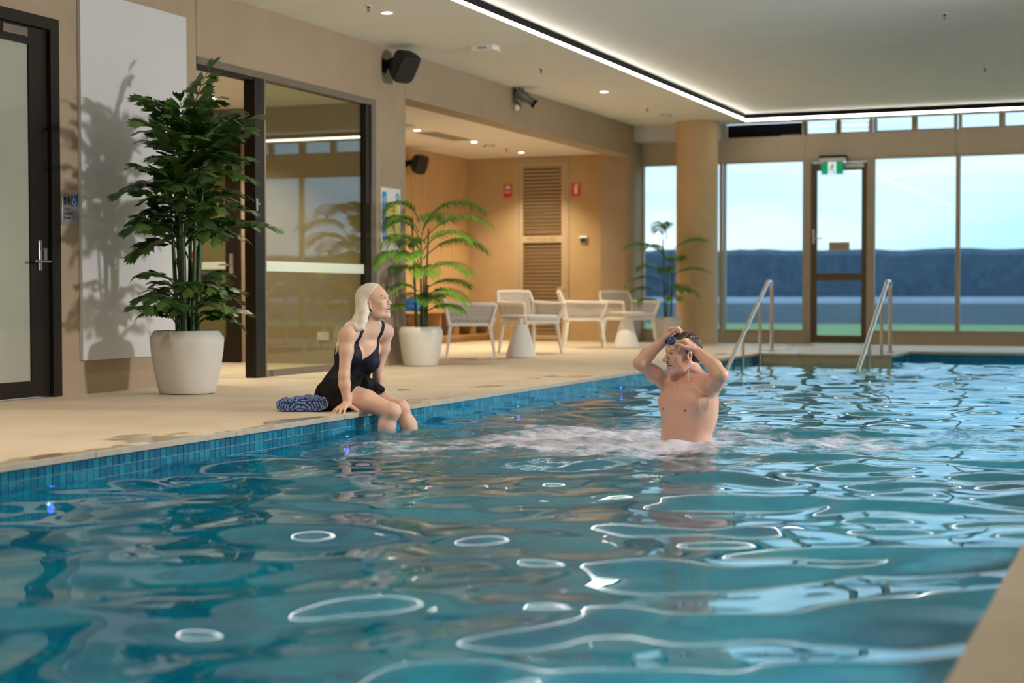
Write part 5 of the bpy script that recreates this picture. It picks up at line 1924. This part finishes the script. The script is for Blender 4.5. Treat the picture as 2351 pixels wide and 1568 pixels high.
mat('eye_white', (0.75, 0.72, 0.68), 0.25)
mat('swim_shorts', (0.01, 0.012, 0.03), 0.6)


def face_marks(HP, A, male):
    r = lambda a, b, c_: (a, b, c_)
    lip = (0.50, 0.15, 0.12) if not male else (0.50, 0.19, 0.145)
    brow = (0.20, 0.13, 0.09) if male else (0.40, 0.26, 0.18)
    sp = [(HP(.088, 0, -.0535), (.022, .035, .0048), A, lip, .85), (HP(.086, 0, -.0815), (.022, .030, .0062), A, lip, .85),
          (HP(.080, 0, -.067), (.016, .034, .0105), A, (0.10, 0.02, 0.02), .95)]
    for b in (-1, 1):
        sp += [(HP(.084, b * .034, .026), (.016, .022, .0045), A, brow, .75),
               (HP(.080, b * .034, .004), (.02, .014, .0042), A, (0.10, 0.06, 0.045), .75),
               (HP(.062, b * .048, -.028), (.03, .024, .022), A, (0.66, 0.26, 0.19), .35)]
    for b in (-1, 1):  # smile creases: shade of the folds painted into the skin colour
        for a_, s_, u_ in ((.086, .034, -.044), (.080, .040, -.054), (.076, .042, -.065), (.072, .041, -.075)):
            sp.append((HP(a_, b * s_, u_), (.012, .0042, .0075), A, (0.40, 0.17, 0.12) if male else (0.55, 0.27, 0.20), .55))
    return sp


def make_eyes(F, HP, A, body):
    """narrowed laughing eyes set on the face: white, iris, upper lash line"""
    def surf(b, u):
        for i in range(90):
            a = .125 - i * .001
            p = HP(a, b, u)
            k = np.round((p - F.lo) / F.h).astype(int)
            if F.D[tuple(k)] < 0:
                return a
        return .08
    for s in (-1, 1):
        a0 = surf(s * .033, .004)
        eye = MB()
        ring = []
        for i in range(16):
            t = 2 * PI * i / 16
            b, u = s * .033 + .0115 * math.cos(t), .004 + .0036 * math.sin(t)
            ring.append(HP(surf(b, u) + .0008, b, u))
        ring.append(HP(a0 + .0026, s * .033, .004))
        eye.add(ring, [(i, (i + 1) % 16, 16) for i in range(16)])
        e = eye.build('eye', 'eye_white', body, smooth=True)
        q = MB()
        ring = []
        for i in range(12):
            t = 2 * PI * i / 12
            b, u = s * .031 + .0045 * math.cos(t), .0045 + .0034 * math.sin(t)
            ring.append(HP(max(surf(b, u), a0 + .0005) + .0022, b, u))
        ring.append(HP(a0 + .0034, s * .031, .0045))
        q.add(ring, [(i, (i + 1) % 12, 12) for i in range(12)])
        q.build('iris', 'eye_dark', e, smooth=True)
        q = MB()
        pts = []
        for i in range(9):
            t = -1 + 2 * i / 8
            b, u = s * (.033 + .0135 * t), .0082 - .0042 * t * t - .001 * t
            pts.append(HP(surf(b, u) + .0012, b, u))
        q.tube(pts, [.0008, .0014, .0017, .0018, .0018, .0017, .0016, .0013, .0008], 6)
        q.build('lashes', 'eye_dark', e, smooth=True)


# ================================================================== the woman seated on the pool edge
def build_woman():
    D0 = 10.27
    W = lambda x, y, dd=0.0: atd(x, y, D0 + dd)
    h = .0034
    F = Field((-5.25, 8.72, -.62), (-4.30, 9.62, .86), h)
    Fh, Sh = np.array([1.0, 0, 0]), np.array([0, 1.0, 0])
    Fc = nv(.62 * RH - .78 * FH); Sc = nv(.78 * RH + .62 * FH)
    spine = nv(W(842, 768, .05) - W(797, 868, .06))
    Fc = nv(Fc - spine * (Fc @ spine)); Sc = np.cross(spine, Fc); Sc = Sc if Sc @ FH > 0 else -Sc
    CH = (Sc, Fc, spine)
    HA = (Sh, Fh, UP)
    T = F.clone(True)
    pel = W(789, 902, .08)
    T.ell(pel, (.178, .125, .105), HA, .03)
    for s in (-1, 1):
        T.ell(pel - Fh * .045 + Sh * s * .085 - UP * .02, (.088, .10, .095), HA, .03)
    T.ell(W(797, 866, .07), (.135, .098, .12), (Sc, Fc, UP), .05)
    rib = W(817, 812, .05)
    T.ell(rib, (.142, .098, .150), CH, .05)
    T.ell(rib + spine * .07 + Fc * .012, (.150, .080, .085), CH, .04)
    for s in (-1, 1):
        T.ell(rib + Fc * .078 + Sc * s * .070 - spine * .012, (.066, .062, .066), CH, .03)
    B = F
    B.D = T.D.copy()
    nS, fS = W(799, 768, -.12), W(885, 762, .16)
    B.cap(nS, W(842, 757, .02), .044, .050, .045); B.cap(fS, W(842, 757, .02), .043, .050, .045)
    # neck and shoulder slopes
    nk0, nk1 = W(847, 757, .02), W(853, 716, .0)
    B.cap(nk0, nk1, .052, .050, .03)
    B.cap(W(845, 738, .02), nS, .032, .040, .05); B.cap(W(849, 736, .02), fS, .032, .038, .05)
    # near arm, straight down to the coping
    el, wr = W(790, 862, -.15), W(797, 924, -.13)
    B.chain([nS, W(795, 805, -.135), el], [.047, .0425, .034], .025)
    B.chain([el, W(791, 882, -.145), wr], [.035, .036, .0245], .02)
    zc_ = .014
    wr2 = W(796, 926.5, -.125)
    hand(B, wr2, nv(-RH * .30 - FH * .88 - UP * .26), -UP, RH, .95, curls=((6, 24, 12), (4, 22, 12), (4, 22, 12), (6, 24, 12)), spread=(20, 6, -8, -24), th=(70, 8, .0), k=.003)
    # far arm
    fe, fw = W(867, 846, .20), W(872, 898, .22)
    B.chain([fS, W(880, 800, .18), fe], [.046, .041, .034], .025)
    B.chain([fe, W(869, 865, .21), fw], [.035, .035, .0245], .02)
    hand(B, W(873, 906, .23), nv(RH * .4 - UP * .5 + FH * .4), -UP, -FH, .92, curls=((5, 20, 12),) * 4, spread=(10, 3, -5, -12), th=(55, 8, 0))
    # legs over the edge
    B.chain([W(790, 905, .0), W(840, 921, -.06), W(896, 944, -.13)], [.088, .069, .054], .04)
    B.ell(W(903, 944, -.14), (.050, .050, .050), None, .03)
    B.chain([W(897, 946, -.13), W(888, 978, -.12), W(876, 1020, -.10), W(868, 1060, -.09)], [.050, .053, .044, .034], .02)
    B.chain([W(868, 1062, -.09), W(886, 1082, -.12), W(910, 1088, -.16)], [.034, .033, .022], .02)
    B.chain([W(806, 900, .20), W(862, 914, .13), W(917, 937, .05)], [.086, .067, .054], .04)
    B.ell(W(923, 937, .04), (.049, .049, .049), None, .03)
    B.chain([W(919, 939, .05), W(938, 976, .06), W(950, 1018, .08), W(955, 1056, .09)], [.050, .053, .044, .034], .02)
    B.chain([W(955, 1058, .09), W(972, 1078, .05), W(995, 1084, .0)], [.034, .033, .022], .02)
    # head, laughing towards the man
    hf = nv(RH * math.cos(math.radians(18)) - FH * math.sin(math.radians(18)) + UP * .20)
    hc = W(858, 693, .0)
    HP, A = head(B, hc, hf, UP - hf * .1 - RH * .06, .98, False, 1.05)
    me, V = B.mesh('person')
    paint(me, V, face_marks(HP, A, False))
    body = link_mesh('person', me, 'skin_woman')
    tag(body, 'woman with long platinum hair in a dark swimsuit sitting on the pool edge', 'person')
    # ---- swimsuit: shell over the trunk, cut to a V neck with straps
    X, Y, Z = np.meshgrid(*F.ax, indexing='ij', sparse=True)
    s_ = (X - rib[0]) * Sc[0] + (Y - rib[1]) * Sc[1] + (Z - rib[2]) * Sc[2]
    f_ = (X - rib[0]) * Fc[0] + (Y - rib[1]) * Fc[1] + (Z - rib[2]) * Fc[2]
    u_ = (X - rib[0]) * spine[0] + (Y - rib[1]) * spine[1] + (Z - rib[2]) * spine[2]
    as_ = np.abs(s_ + .004)
    neck = np.where(as_ < .088, -.012 + as_ / .088 * .115, .103 - (as_ - .088) / .06 * .085)
    neck = np.where(f_ < -.01, .045, neck)
    g = (u_ - neck) * .8
    strap = np.maximum(np.maximum(np.abs(as_ - .088) - .0125, u_ - .32), .05 - u_)
    reg = np.minimum(g, strap)
    S = B.D - .0045
    S = np.maximum(S, reg)
    # only the trunk, never arms, head or legs
    S = np.maximum(S, np.where(u_ < .075, T.D - .014, np.minimum(T.D - .014, np.abs(as_ - .088) - .0125)))
    S = np.maximum(S, u_ - .31)
    S = np.maximum(S, (pel[2] + .055) - Z)
    Sf = F.clone(True); Sf.D = S.astype(np.float32)
    sm, sv = Sf.mesh('swimsuit')
    link_mesh('swimsuit', sm, 'swimsuit_navy', body)['label'] = 'dark navy V neck one piece swimsuit'
    # ruched folds across the waist
    # ---- skirt wrapped round the hips
    K = Field((pel[0] - .34, pel[1] - .36, -.012), (pel[0] + .42, pel[1] + .40, .36), .0030)
    X, Y, Z = np.meshgrid(*K.ax, indexing='ij', sparse=True)
    K.ell(pel + UP * .01, (.188, .138, .118), HA, .03)
    for s in (-1, 1):
        K.ell(pel - Fh * .048 + Sh * s * .085 - UP * .02, (.098, .112, .102), HA, .03)
    K.ell(W(797, 868, .07), (.142, .106, .075), (Sc, Fc, UP), .03)
    K.cap(W(765, 925, .02), W(790, 925, -.06), .075, .070, .03)
    K.cap(W(760, 930, .12), W(765, 930, -.02), .085, .075, .03)
    K.cap(W(800, 896, .0), W(806, 905, -.03), .092, .088, .03)
    K.cap(W(808, 890, .18), W(848, 900, .12), .090, .079, .03)
    for a_, b_, r_ in (((822, 882, -.02), (846, 893, .03), .020), ((842, 880, .03), (866, 893, .06), .022), ((858, 881, .08), (874, 893, .06), .020),
                       ((832, 872, .0), (852, 878, .06), .026), ((866, 889, .02), (879, 895, .05), .010), ((846, 893, .02), (862, 903, .03), .015)):
        K.cap(W(*a_), W(*b_), r_, r_ * .8, .034)
    for k_, ph in ((58, 0.3), (33, 1.2)):
        K.D += (.0022 * np.sin(k_ * (X * .9 + Z * .8 + Y * .35) + 2.0 * np.sin(9 * Z + ph) + ph)).astype(np.float32)
    K.D = np.maximum(K.D, (.0015 - Z)).astype(np.float32)
    # leave the near thigh bare beyond the hem
    tl = W(812, 905, -.02)
    K.D = np.maximum(K.D, np.where((Y < pel[1] - .02), (X - tl[0] - .02 + (Z - .1) * -.25), -1)).astype(np.float32)
    sm, sv = K.mesh('skirt')
    link_mesh('skirt', sm, 'skirt_black', body)['label'] = 'black wrap skirt bunched over the thighs'
    # ---- hair
    lo = np.min([W(760, 820, -.2), W(905, 640, .2), W(760, 820, .2), W(905, 640, -.2)], 0); hi = np.max([W(760, 820, -.2), W(905, 640, .2), W(760, 820, .2), W(905, 640, -.2)], 0)
    Hh = Field(lo, hi, .0028)
    X, Y, Z = np.meshgrid(*Hh.ax, indexing='ij', sparse=True)
    fwd, side, up = A
    Hh.ell(HP(-.014, 0, .036), (.104, .081, .092), A, .01)
    Hh.ell(HP(-.03, 0, .0), (.082, .077, .085), A, .02)
    hx = (X - hc[0]) * fwd[0] + (Y - hc[1]) * fwd[1] + (Z - hc[2]) * fwd[2]
    hu = (X - hc[0]) * up[0] + (Y - hc[1]) * up[1] + (Z - hc[2]) * up[2]
    hsd = (X - hc[0]) * side[0] + (Y - hc[1]) * side[1] + (Z - hc[2]) * side[2]
    line = np.where(hu > .024, .000 + (hu - .024) * .80, -.034 + np.clip(hu + .01, 0, .034) * 1.0)
    line = np.minimum(line, .062)
    Hh.D = np.maximum(Hh.D, (hx - line) * .8).astype(np.float32)
    flat = (nv(Sc * .3 - FH), .55)
    # front lock over the near shoulder, main fall down the back
    Hh.chain([HP(-.045, -.062 if side @ FH > 0 else .062, .02), W(836, 716, -.075), W(833, 738, -.10), W(829, 752, -.125), W(833, 752, -.13)], [.030, .030, .026, .014, .010], .02)
    Hh.chain([HP(-.055, 0, .02), W(836, 716, .0), W(826, 738, .02), W(812, 756, .02)], [.050, .050, .045, .036], .03)
    Hh.chain([W(818, 736, -.04), W(800, 748, -.09), W(785, 766, -.115), W(777, 793, -.10), W(771, 812, -.08)], [.028, .020, .016, .011, .005], .02)
    Hh.chain([W(828, 716, -.05), W(818, 736, -.08), W(815, 748, -.115), W(822, 756, -.135), W(832, 754, -.135)], [.032, .026, .018, .012, .008], .015)
    ph = 120 * hsd + 60 * hx
    Hh.D += (.0008 * np.sin(ph * 1.3 + 2 * np.sin(14 * hu)) + .0003 * np.sin(ph * 3.1)).astype(np.float32)
    sm, sv = Hh.mesh('hair')
    link_mesh('hair', sm, 'platinum_hair', body)['label'] = 'long straight platinum hair'
    # ---- eyes, teeth, earring
    ns_ = -1 if (HP(0, 1, 0) - hc) @ FH > 0 else 1
    q = MB(); p = HP(.086, 0, -.0605)
    arcp = [HP(.0735, -.028, -.0590), HP(.0850, -.017, -.0605), HP(.0925, 0, -.0605), HP(.0850, .017, -.0605), HP(.0735, .028, -.0590)]
    for k in range(13):
        q.sphere(path_pt(arcp, min(k / 12, .999))[0], .0050, 8, 6)
    o = q.build('teeth', 'tooth', body, smooth=True); o['kind'] = 'stuff'
    make_eyes(B, HP, A, body)
    ring = [HP(-.002 + .008 * math.cos(a), ns_ * .080, -.055 + .011 * math.sin(a)) for a in [2 * PI * i / 16 for i in range(16)]]
    q = MB(); q.tube(ring, .0022, 6, closed=True); q.build('earring', 'steel', body, smooth=True)
    return body


# ================================================================== the man standing in the pool
def build_man():
    D0 = 9.50
    W = lambda x, y, dd=0.0: atd(x, y, D0 + dd)
    h = .0034
    c0 = W(1572, 1010, 0)
    F = Field((c0[0] - .50, c0[1] - .50, -1.25), (c0[0] + .42, c0[1] + .40, .62), h)
    Fm = nv(-.76 * RH - .65 * FH); Sm = nv(.65 * RH - .76 * FH)     # chest direction, his left
    A0 = (Sm, Fm, UP)
    wa = W(1575, 1012, .0)
    B = F
    B.ell(W(1576, 1045, 0), (.165, .118, .13), A0, .05)
    B.ell(wa, (.164, .132, .13), A0, .05)
    B.ell(W(1579, 962, .0), (.176, .140, .14), A0, .06)
    ch = W(1584, 918, .0)
    B.ell(ch, (.186, .138, .125), A0, .06)
    for s in (-1, 1):
        B.ell(ch + Fm * .080 + Sm * s * .082 - UP * .012, (.084, .050, .064), A0, .05)      # pectorals
        B.ell(W(1578, 940, 0) + Sm * s * .13 - Fm * .03, (.05, .07, .12), A0, .04)           # lats
    nS, fS = W(1627, 886, -.10), W(1535, 878, .12)
    B.cap(nS, W(1587, 878, .0), .058, .062, .05); B.cap(fS, W(1587, 878, .0), .056, .062, .05)
    nk0, nk1 = W(1588, 875, .0), W(1579, 838, .0)
    B.cap(nk0, nk1, .064, .060, .03)
    B.cap(W(1584, 852, .0), nS, .036, .046, .05); B.cap(W(1584, 852, .0), fS, .036, .046, .05)
    for s in (-1, 1):   # collar bones and neck cords
        B.cap(W(1578, 884, 0) + Fm * .085 + Sm * s * .02, (nS if s > 0 else fS) + Fm * .045 + UP * .012, .010, .010, .02)
    # far arm (his right), elbow out to the left of the picture
    el, wr = W(1470, 834, -.04), W(1524, 782, .03)
    B.chain([fS, W(1502, 858, .04), el], [.052, .047, .039], .025)
    B.chain([el, W(1487, 814, -.02), W(1519, 787, .01)], [.039, .041, .027], .02)
    hand(B, W(1519, 787, .01), nv(RH * .55 + UP * .83 + FH * .05), nv(RH * .83 - UP * .55 - FH * .15), nv(-FH), 1.03, curls=((46, 58, 34), (44, 56, 34), (42, 56, 34), (40, 56, 34)), spread=(7, 2, -4, -10), th=(30, 10, .5))
    # near arm (his left), elbow towards the viewer
    el, wr = W(1655, 862, -.34), W(1602, 808, -.17)
    B.chain([nS, W(1640, 880, -.22), el], [.056, .051, .041], .03)
    B.chain([el, W(1640, 843, -.29), wr], [.041, .043, .028], .02)
    hand(B, W(1601, 805, -.165), nv(-RH * .70 + UP * .62 + FH * .22), nv(-UP * .62 - RH * .60 + FH * .35), nv(-UP * .8 - RH * .3), 1.03, curls=((46, 50, 30), (52, 56, 30), (56, 60, 30), (58, 60, 30)), spread=(6, 1, -4, -9), th=(34, 8, .3))
    # hips and legs down to the pool floor
    hz = W(1576, 1050, 0)
    for s in (-1, 1):
        p0 = hz + Sm * s * .085; p0[2] = -.30
        p1 = p0 + Sm * s * .03 + Fm * .02; p1[2] = -.72
        p2 = p1 - Fm * .02; p2[2] = -1.14
        B.chain([p0, (p0 + p1) / 2, p1], [.095, .085, .058], .05)
        B.chain([p1, (p1 * 2 + p2) / 3, p2], [.056, .058, .038], .03)
        B.cap(p2 + UP * -.04, p2 + Fm * .15 + UP * -.065, .036, .026, .03)
    # head in profile to the left
    hf = nv(-RH * math.cos(math.radians(20)) - FH * math.sin(math.radians(20)) - UP * .02)
    hc = W(1567, 812, -.01)
    HP, A = head(B, hc, hf, UP, 1.0, True, 1.05)
    # nasolabial crease
    for b in (-1, 1):
        B.chain([HP(.097, b * .024, -.040), HP(.086, b * .040, -.060), HP(.076, b * .038, -.085)], [.002, .0035, .002], .004) if False else None
    me, V = B.mesh('person')
    fwd, side, up = A
    sp = face_marks(HP, A, True)
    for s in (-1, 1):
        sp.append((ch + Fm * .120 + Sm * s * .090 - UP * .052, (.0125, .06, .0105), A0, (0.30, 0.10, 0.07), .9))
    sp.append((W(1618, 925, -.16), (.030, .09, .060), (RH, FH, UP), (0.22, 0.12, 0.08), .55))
    sp.append((W(1583, 872, -.05), (.07, .09, .05), (RH, FH, UP), (0.62, 0.22, 0.15), .35))
    paint(me, V, sp)
    body = link_mesh('person', me, 'skin_man')
    tag(body, 'bare chested man standing in the pool lifting goggles on his forehead', 'person')
    # hair
    Hh = Field(hc - .19, hc + .19, .0028)
    X, Y, Z = np.meshgrid(*Hh.ax, indexing='ij', sparse=True)
    s1 = 1.0
    Hh.ell(HP(-.016, 0, .038), (.108 * s1, .082 * s1, .092 * s1), A, .01)
    Hh.ell(HP(-.048, 0, -.005), (.066 * s1, .072 * s1, .085 * s1), A, .02)
    hx = ((X - hc[0]) * fwd[0] + (Y - hc[1]) * fwd[1] + (Z - hc[2]) * fwd[2]) / s1
    hu = ((X - hc[0]) * up[0] + (Y - hc[1]) * up[1] + (Z - hc[2]) * up[2]) / s1
    hsd = ((X - hc[0]) * side[0] + (Y - hc[1]) * side[1] + (Z - hc[2]) * side[2]) / s1
    line = np.where(hu > .045, .018 + (hu - .045) * .9, np.where(hu > .0, .006 + hu * .27, -.032))
    line = np.minimum(line, .060)
    Hh.D = np.maximum(Hh.D, (hx - line) * .8)
    Hh.D = np.maximum(Hh.D, (-.078 - hu)).astype(np.float32)
    ph = 150 * hsd + 40 * hx
    Hh.D += (.0016 * np.sin(ph * 1.3 + 3 * np.sin(30 * hx)) + .0012 * np.sin(ph * 2.9)).astype(np.float32)
    sm, sv = Hh.mesh('hair')
    link_mesh('hair', sm, 'brown_hair', body)['label'] = 'short wet dark brown hair'
    # swim shorts under water
    X, Y, Z = np.meshgrid(*F.ax, indexing='ij', sparse=True)
    K = F.clone(); K.D = (B.D - .010).astype(np.float32)
    K.D = np.maximum(K.D, np.maximum(Z + .235, -.66 - Z) + 0 * X + 0 * Y).astype(np.float32)
    sm, sv = K.mesh('swim_shorts')
    link_mesh('swim_shorts', sm, 'swim_shorts', body)
    q = MB()
    arcp = [HP(.0735, -.028, -.0590), HP(.0850, -.017, -.0605), HP(.0925, 0, -.0605), HP(.0850, .017, -.0605), HP(.0735, .028, -.0590)]
    for k in range(13):
        q.sphere(path_pt(arcp, min(k / 12, .999))[0], .0050, 8, 6)
    o = q.build('teeth', 'tooth', body, smooth=True); o['kind'] = 'stuff'
    make_eyes(B, HP, A, body)
    # ---- goggles pushed up on the forehead
    g = empty('swim_goggles', tuple(HP(.085, 0, .085))); tag(g, 'blue and black swimming goggles on the man\'s forehead', 'goggles')
    g0 = HP(.085, 0, .085)
    mat('goggle_blue', (0.01, 0.13, 0.62), 0.3); mat('goggle_black', (0.01, 0.01, 0.012), 0.35)
    mat('goggle_lens', (0.05, 0.035, 0.03), 0.06, spec=0.9)
    for b in (-1, 1):
        cc = HP(.088, b * .030, .085) - g0
        n_ = nv(fwd * .85 + side * b * .60 + up * .40); u_ = nv(up - n_ * (up @ n_)); s_ = np.cross(n_, u_)
        ringp = [cc + s_ * .0235 * math.copysign(abs(math.cos(a)) ** .8, math.cos(a)) + u_ * .0185 * math.copysign(abs(math.sin(a)) ** .8, math.sin(a)) for a in [2 * PI * i / 24 for i in range(24)]]
        q = MB(); q.tube(ringp, .0042, 8, closed=True); q.build('blue_rim', 'goggle_blue', g, smooth=True)
        q = MB(); q.tube([p - n_ * .010 for p in ringp], .006, 8, closed=True); q.build('gasket', 'goggle_black', g, smooth=True)
        q = MB(); q.add([p + n_ * .001 for p in ringp] + [cc + n_ * .005], [(i, (i + 1) % 24, 24) for i in range(24)]); q.build('lens', 'goggle_lens', g, smooth=True)
        q = MB()
        pts = [HP(.080, b * .054, .080) - g0, HP(.050, b * .080, .070) - g0, HP(.0, b * .0905, .055) - g0, HP(-.06, b * .078, .050) - g0, HP(-.105, b * .042, .047) - g0, HP(-.119, 0, .046) - g0]
        q.tube(pts, .007, 8, flat=.45, upv=side); q.build('strap', 'goggle_black', g, smooth=True)
    q = MB(); q.tube([HP(.097, -.012, .086) - g0, HP(.100, 0, .087) - g0, HP(.097, .012, .086) - g0], .005, 8); q.build('nose_bridge', 'goggle_black', g, smooth=True)
    # ---- drops of water running off ear and elbow
    mat('water_drop', (0.9, 0.92, 0.95), 0.05, spec=0.9, coat=1.0)
    rnd = random.Random(4)
    q = MB()
    for (px, y0, y1, dd, n_) in ((1580.5, 833, 876, -.11, 11), (1653, 892, 940, -.34, 10), (1648, 896, 930, -.33, 7)):
        for i in range(n_):
            t = (i + rnd.uniform(-.3, .3)) / n_
            p = W(px + rnd.uniform(-.4, .4), y0 + (y1 - y0) * t, dd)
            r_ = rnd.uniform(.0014, .0030)
            q.sphere(p, (r_, r_, r_ * 1.5), 6, 5)
    o = q.build('water_drops', 'water_drop', smooth=True); tag(o, 'drops of water falling from the man\'s ear and elbow', 'water drops', kind='stuff')
    return body


build_woman()
build_man()

# ------------------------------------------------------------------ water: real waves on a fine grid
def make_water():
    h = 0.022
    x0, x1, y0, y1 = XCW + 0.0105, XRI - 0.0045, -1.99, YE + 0.017
    nx, ny = int((x1 - x0) / h), int((y1 - y0) / h)
    X = np.linspace(x0, x1, nx + 1)
    Y = np.linspace(y0, y1, ny + 1)
    GX, GY = np.meshgrid(X, Y, indexing='ij')
    rs = np.random.RandomState(11)
    Z = np.zeros_like(GX)
    # slow swell and cross waves
    for lam, slope, cnt in ((1.7, 0.010, 5), (1.05, 0.019, 8), (0.68, 0.024, 9), (0.42, 0.020, 10), (0.27, 0.013, 10)):
        for _ in range(cnt):
            L = lam * rs.uniform(0.8, 1.25)
            a = rs.normal(1.95, .6) if _ % 3 else rs.uniform(0, 2 * PI)     # most waves run along the pool
            k = 2 * PI / L
            wob = 0.35 * np.sin(GX * rs.uniform(.5, 1.3) + rs.uniform(0, 6)) + 0.35 * np.sin(GY * rs.uniform(.4, 1.0) + rs.uniform(0, 6))
            Z += slope / k * np.sin(k * (GX * math.cos(a) + GY * math.sin(a)) + rs.uniform(0, 6.28) + wob)
    # choppy water stirred up between the two people
    jx = 0.22 * np.sin(3.1 * GY + 1.0) + 0.14 * np.sin(5.3 * GX + 2.2 * GY)
    jy = 0.25 * np.sin(2.7 * GX + 0.6) + 0.15 * np.sin(4.9 * GY + 3.0 * GX)
    mask = np.exp(-(((GX + jx + 3.15) / 1.25) ** 2 + ((GY + jy - 8.95) / 1.35) ** 2) ** 1.6)
    mask = np.maximum(mask, 0.8 * np.exp(-(((GX + 1.9 + jx) / 1.2) ** 2 + ((GY + jy - 9.6) / 0.7) ** 2) ** 1.3))
    mask = np.maximum(mask, 0.4 * np.exp(-((GX + 4.35) ** 2 + (GY - 9.1) ** 2) / 0.35))
    C = np.zeros_like(GX)
    for lam, slope, cnt in ((0.24, 0.05, 10), (0.14, 0.055, 14), (0.085, 0.05, 14)):
        for _ in range(cnt):
            L = lam * rs.uniform(0.75, 1.3)
            a = rs.uniform(0, 2 * PI)
            k = 2 * PI / L
            wob = 1.0 * np.sin(GX * rs.uniform(2, 6) + rs.uniform(0, 6)) + 1.0 * np.sin(GY * rs.uniform(2, 6) + rs.uniform(0, 6))
            C += slope / k * np.sin(k * (GX * math.cos(a) + GY * math.sin(a)) + rs.uniform(0, 6.28) + wob)
    Z += C * mask * 0.9
    # ring ripples around the bather and the legs
    for cx, cy, am in ((-2.62, 9.28, 0.010), (-4.55, 9.33, 0.004)):
        R = np.hypot(GX - cx, GY - cy)
        Z += am * np.sin(R * 17.0) * np.exp(-R / 0.7)
    # shallow the swell against the walls
    V = np.stack([GX, GY, ZW + Z], -1).reshape(-1, 3)
    I = np.arange((nx + 1) * (ny + 1)).reshape(nx + 1, ny + 1)
    F = np.stack([I[:-1, :-1], I[1:, :-1], I[1:, 1:], I[:-1, 1:]], -1).reshape(-1, 4)
    cx_, cy_ = GX[:-1, :-1].ravel() + h / 2, GY[:-1, :-1].ravel() + h / 2
    keep = ~((cx_ < XP - 0.017) & (cy_ > YP + 0.012))
    F = F[keep]
    me = bpy.data.meshes.new('pool_water')
    me.vertices.add(len(V)); me.vertices.foreach_set('co', V.ravel())
    me.loops.add(F.size); me.loops.foreach_set('vertex_index', F.ravel())
    me.polygons.add(len(F)); me.polygons.foreach_set('loop_start', np.arange(0, F.size, 4)); me.polygons.foreach_set('loop_total', np.full(len(F), 4))
    me.polygons.foreach_set('use_smooth', np.ones(len(F), bool))
    me.update(); me.validate()
    at_ = me.attributes.new('chop', 'FLOAT', 'POINT')
    at_.data.foreach_set('value', mask.ravel().astype(np.float32))
    return me


m, nt, n, l, b = new_mat('water')
n.remove(b)
out = n['Material Output']
tc = n.new('ShaderNodeTexCoord')
fr = n.new('ShaderNodeFresnel'); fr.inputs['IOR'].default_value = 1.33
gl = n.new('ShaderNodeBsdfGlossy'); gl.inputs['Roughness'].default_value = 0.0; gl.inputs['Color'].default_value = (0.93, 0.98, 1, 1)
rf = n.new('ShaderNodeBsdfRefraction'); rf.inputs['IOR'].default_value = 1.33; rf.inputs['Roughness'].default_value = 0.0; rf.inputs['Color'].default_value = (0.45, 0.93, 1.0, 1)
tr = n.new('ShaderNodeBsdfTransparent'); tr.inputs['Color'].default_value = (0.45, 0.93, 1.0, 1)
mi = n.new('ShaderNodeMixShader'); mi.inputs['Fac'].default_value = 0.22
l.new(rf.outputs[0], mi.inputs[1]); l.new(tr.outputs[0], mi.inputs[2])
ms = n.new('ShaderNodeMixShader')
l.new(fr.outputs[0], ms.inputs['Fac']); l.new(mi.outputs[0], ms.inputs[1]); l.new(gl.outputs[0], ms.inputs[2])
# fine bump ripples, stronger in the stirred water
ch = n.new('ShaderNodeAttribute'); ch.attribute_name = 'chop'
nb = n.new('ShaderNodeTexNoise'); nb.inputs['Scale'].default_value = 26; nb.inputs['Detail'].default_value = 3; l.new(tc.outputs['Object'], nb.inputs['Vector'])
bp = n.new('ShaderNodeBump'); bp.inputs['Distance'].default_value = 0.012
mrb = n.new('ShaderNodeMapRange'); mrb.inputs['To Min'].default_value = 0.0; mrb.inputs['To Max'].default_value = 0.55
l.new(ch.outputs['Fac'], mrb.inputs['Value']); l.new(mrb.outputs[0], bp.inputs['Strength'])
l.new(nb.outputs['Fac'], bp.inputs['Height'])
for q in (fr, gl, rf):
    l.new(bp.outputs['Normal'], q.inputs['Normal'])
# thin foam and bubbles in the stirred patch
nf = n.new('ShaderNodeTexNoise'); nf.inputs['Scale'].default_value = 5.0; nf.inputs['Detail'].default_value = 9; nf.inputs['Roughness'].default_value = 0.72
l.new(tc.outputs['Object'], nf.inputs['Vector'])
ad = n.new('ShaderNodeMath'); ad.operation = 'MULTIPLY_ADD'; ad.inputs[1].default_value = 0.455; l.new(ch.outputs['Fac'], ad.inputs[0]); l.new(nf.outputs['Fac'], ad.inputs[2])
rf_ = n.new('ShaderNodeValToRGB'); rf_.color_ramp.elements[0].position = 0.76; rf_.color_ramp.elements[1].position = 0.98
rf_.color_ramp.elements[1].color = (0.75, 0.75, 0.75, 1)
l.new(ad.outputs[0], rf_.inputs['Fac'])
df = n.new('ShaderNodeBsdfDiffuse'); df.inputs['Color'].default_value = (0.80, 0.79, 0.93, 1)
mf = n.new('ShaderNodeMixShader')
l.new(rf_.outputs['Color'], mf.inputs['Fac']); l.new(ms.outputs[0], mf.inputs[1]); l.new(df.outputs[0], mf.inputs[2])
l.new(mf.outputs[0], out.inputs['Surface'])
water = link_mesh('pool_water', make_water(), m)
tag(water, 'rippling turquoise pool water with bright reflections', 'water', kind='stuff')
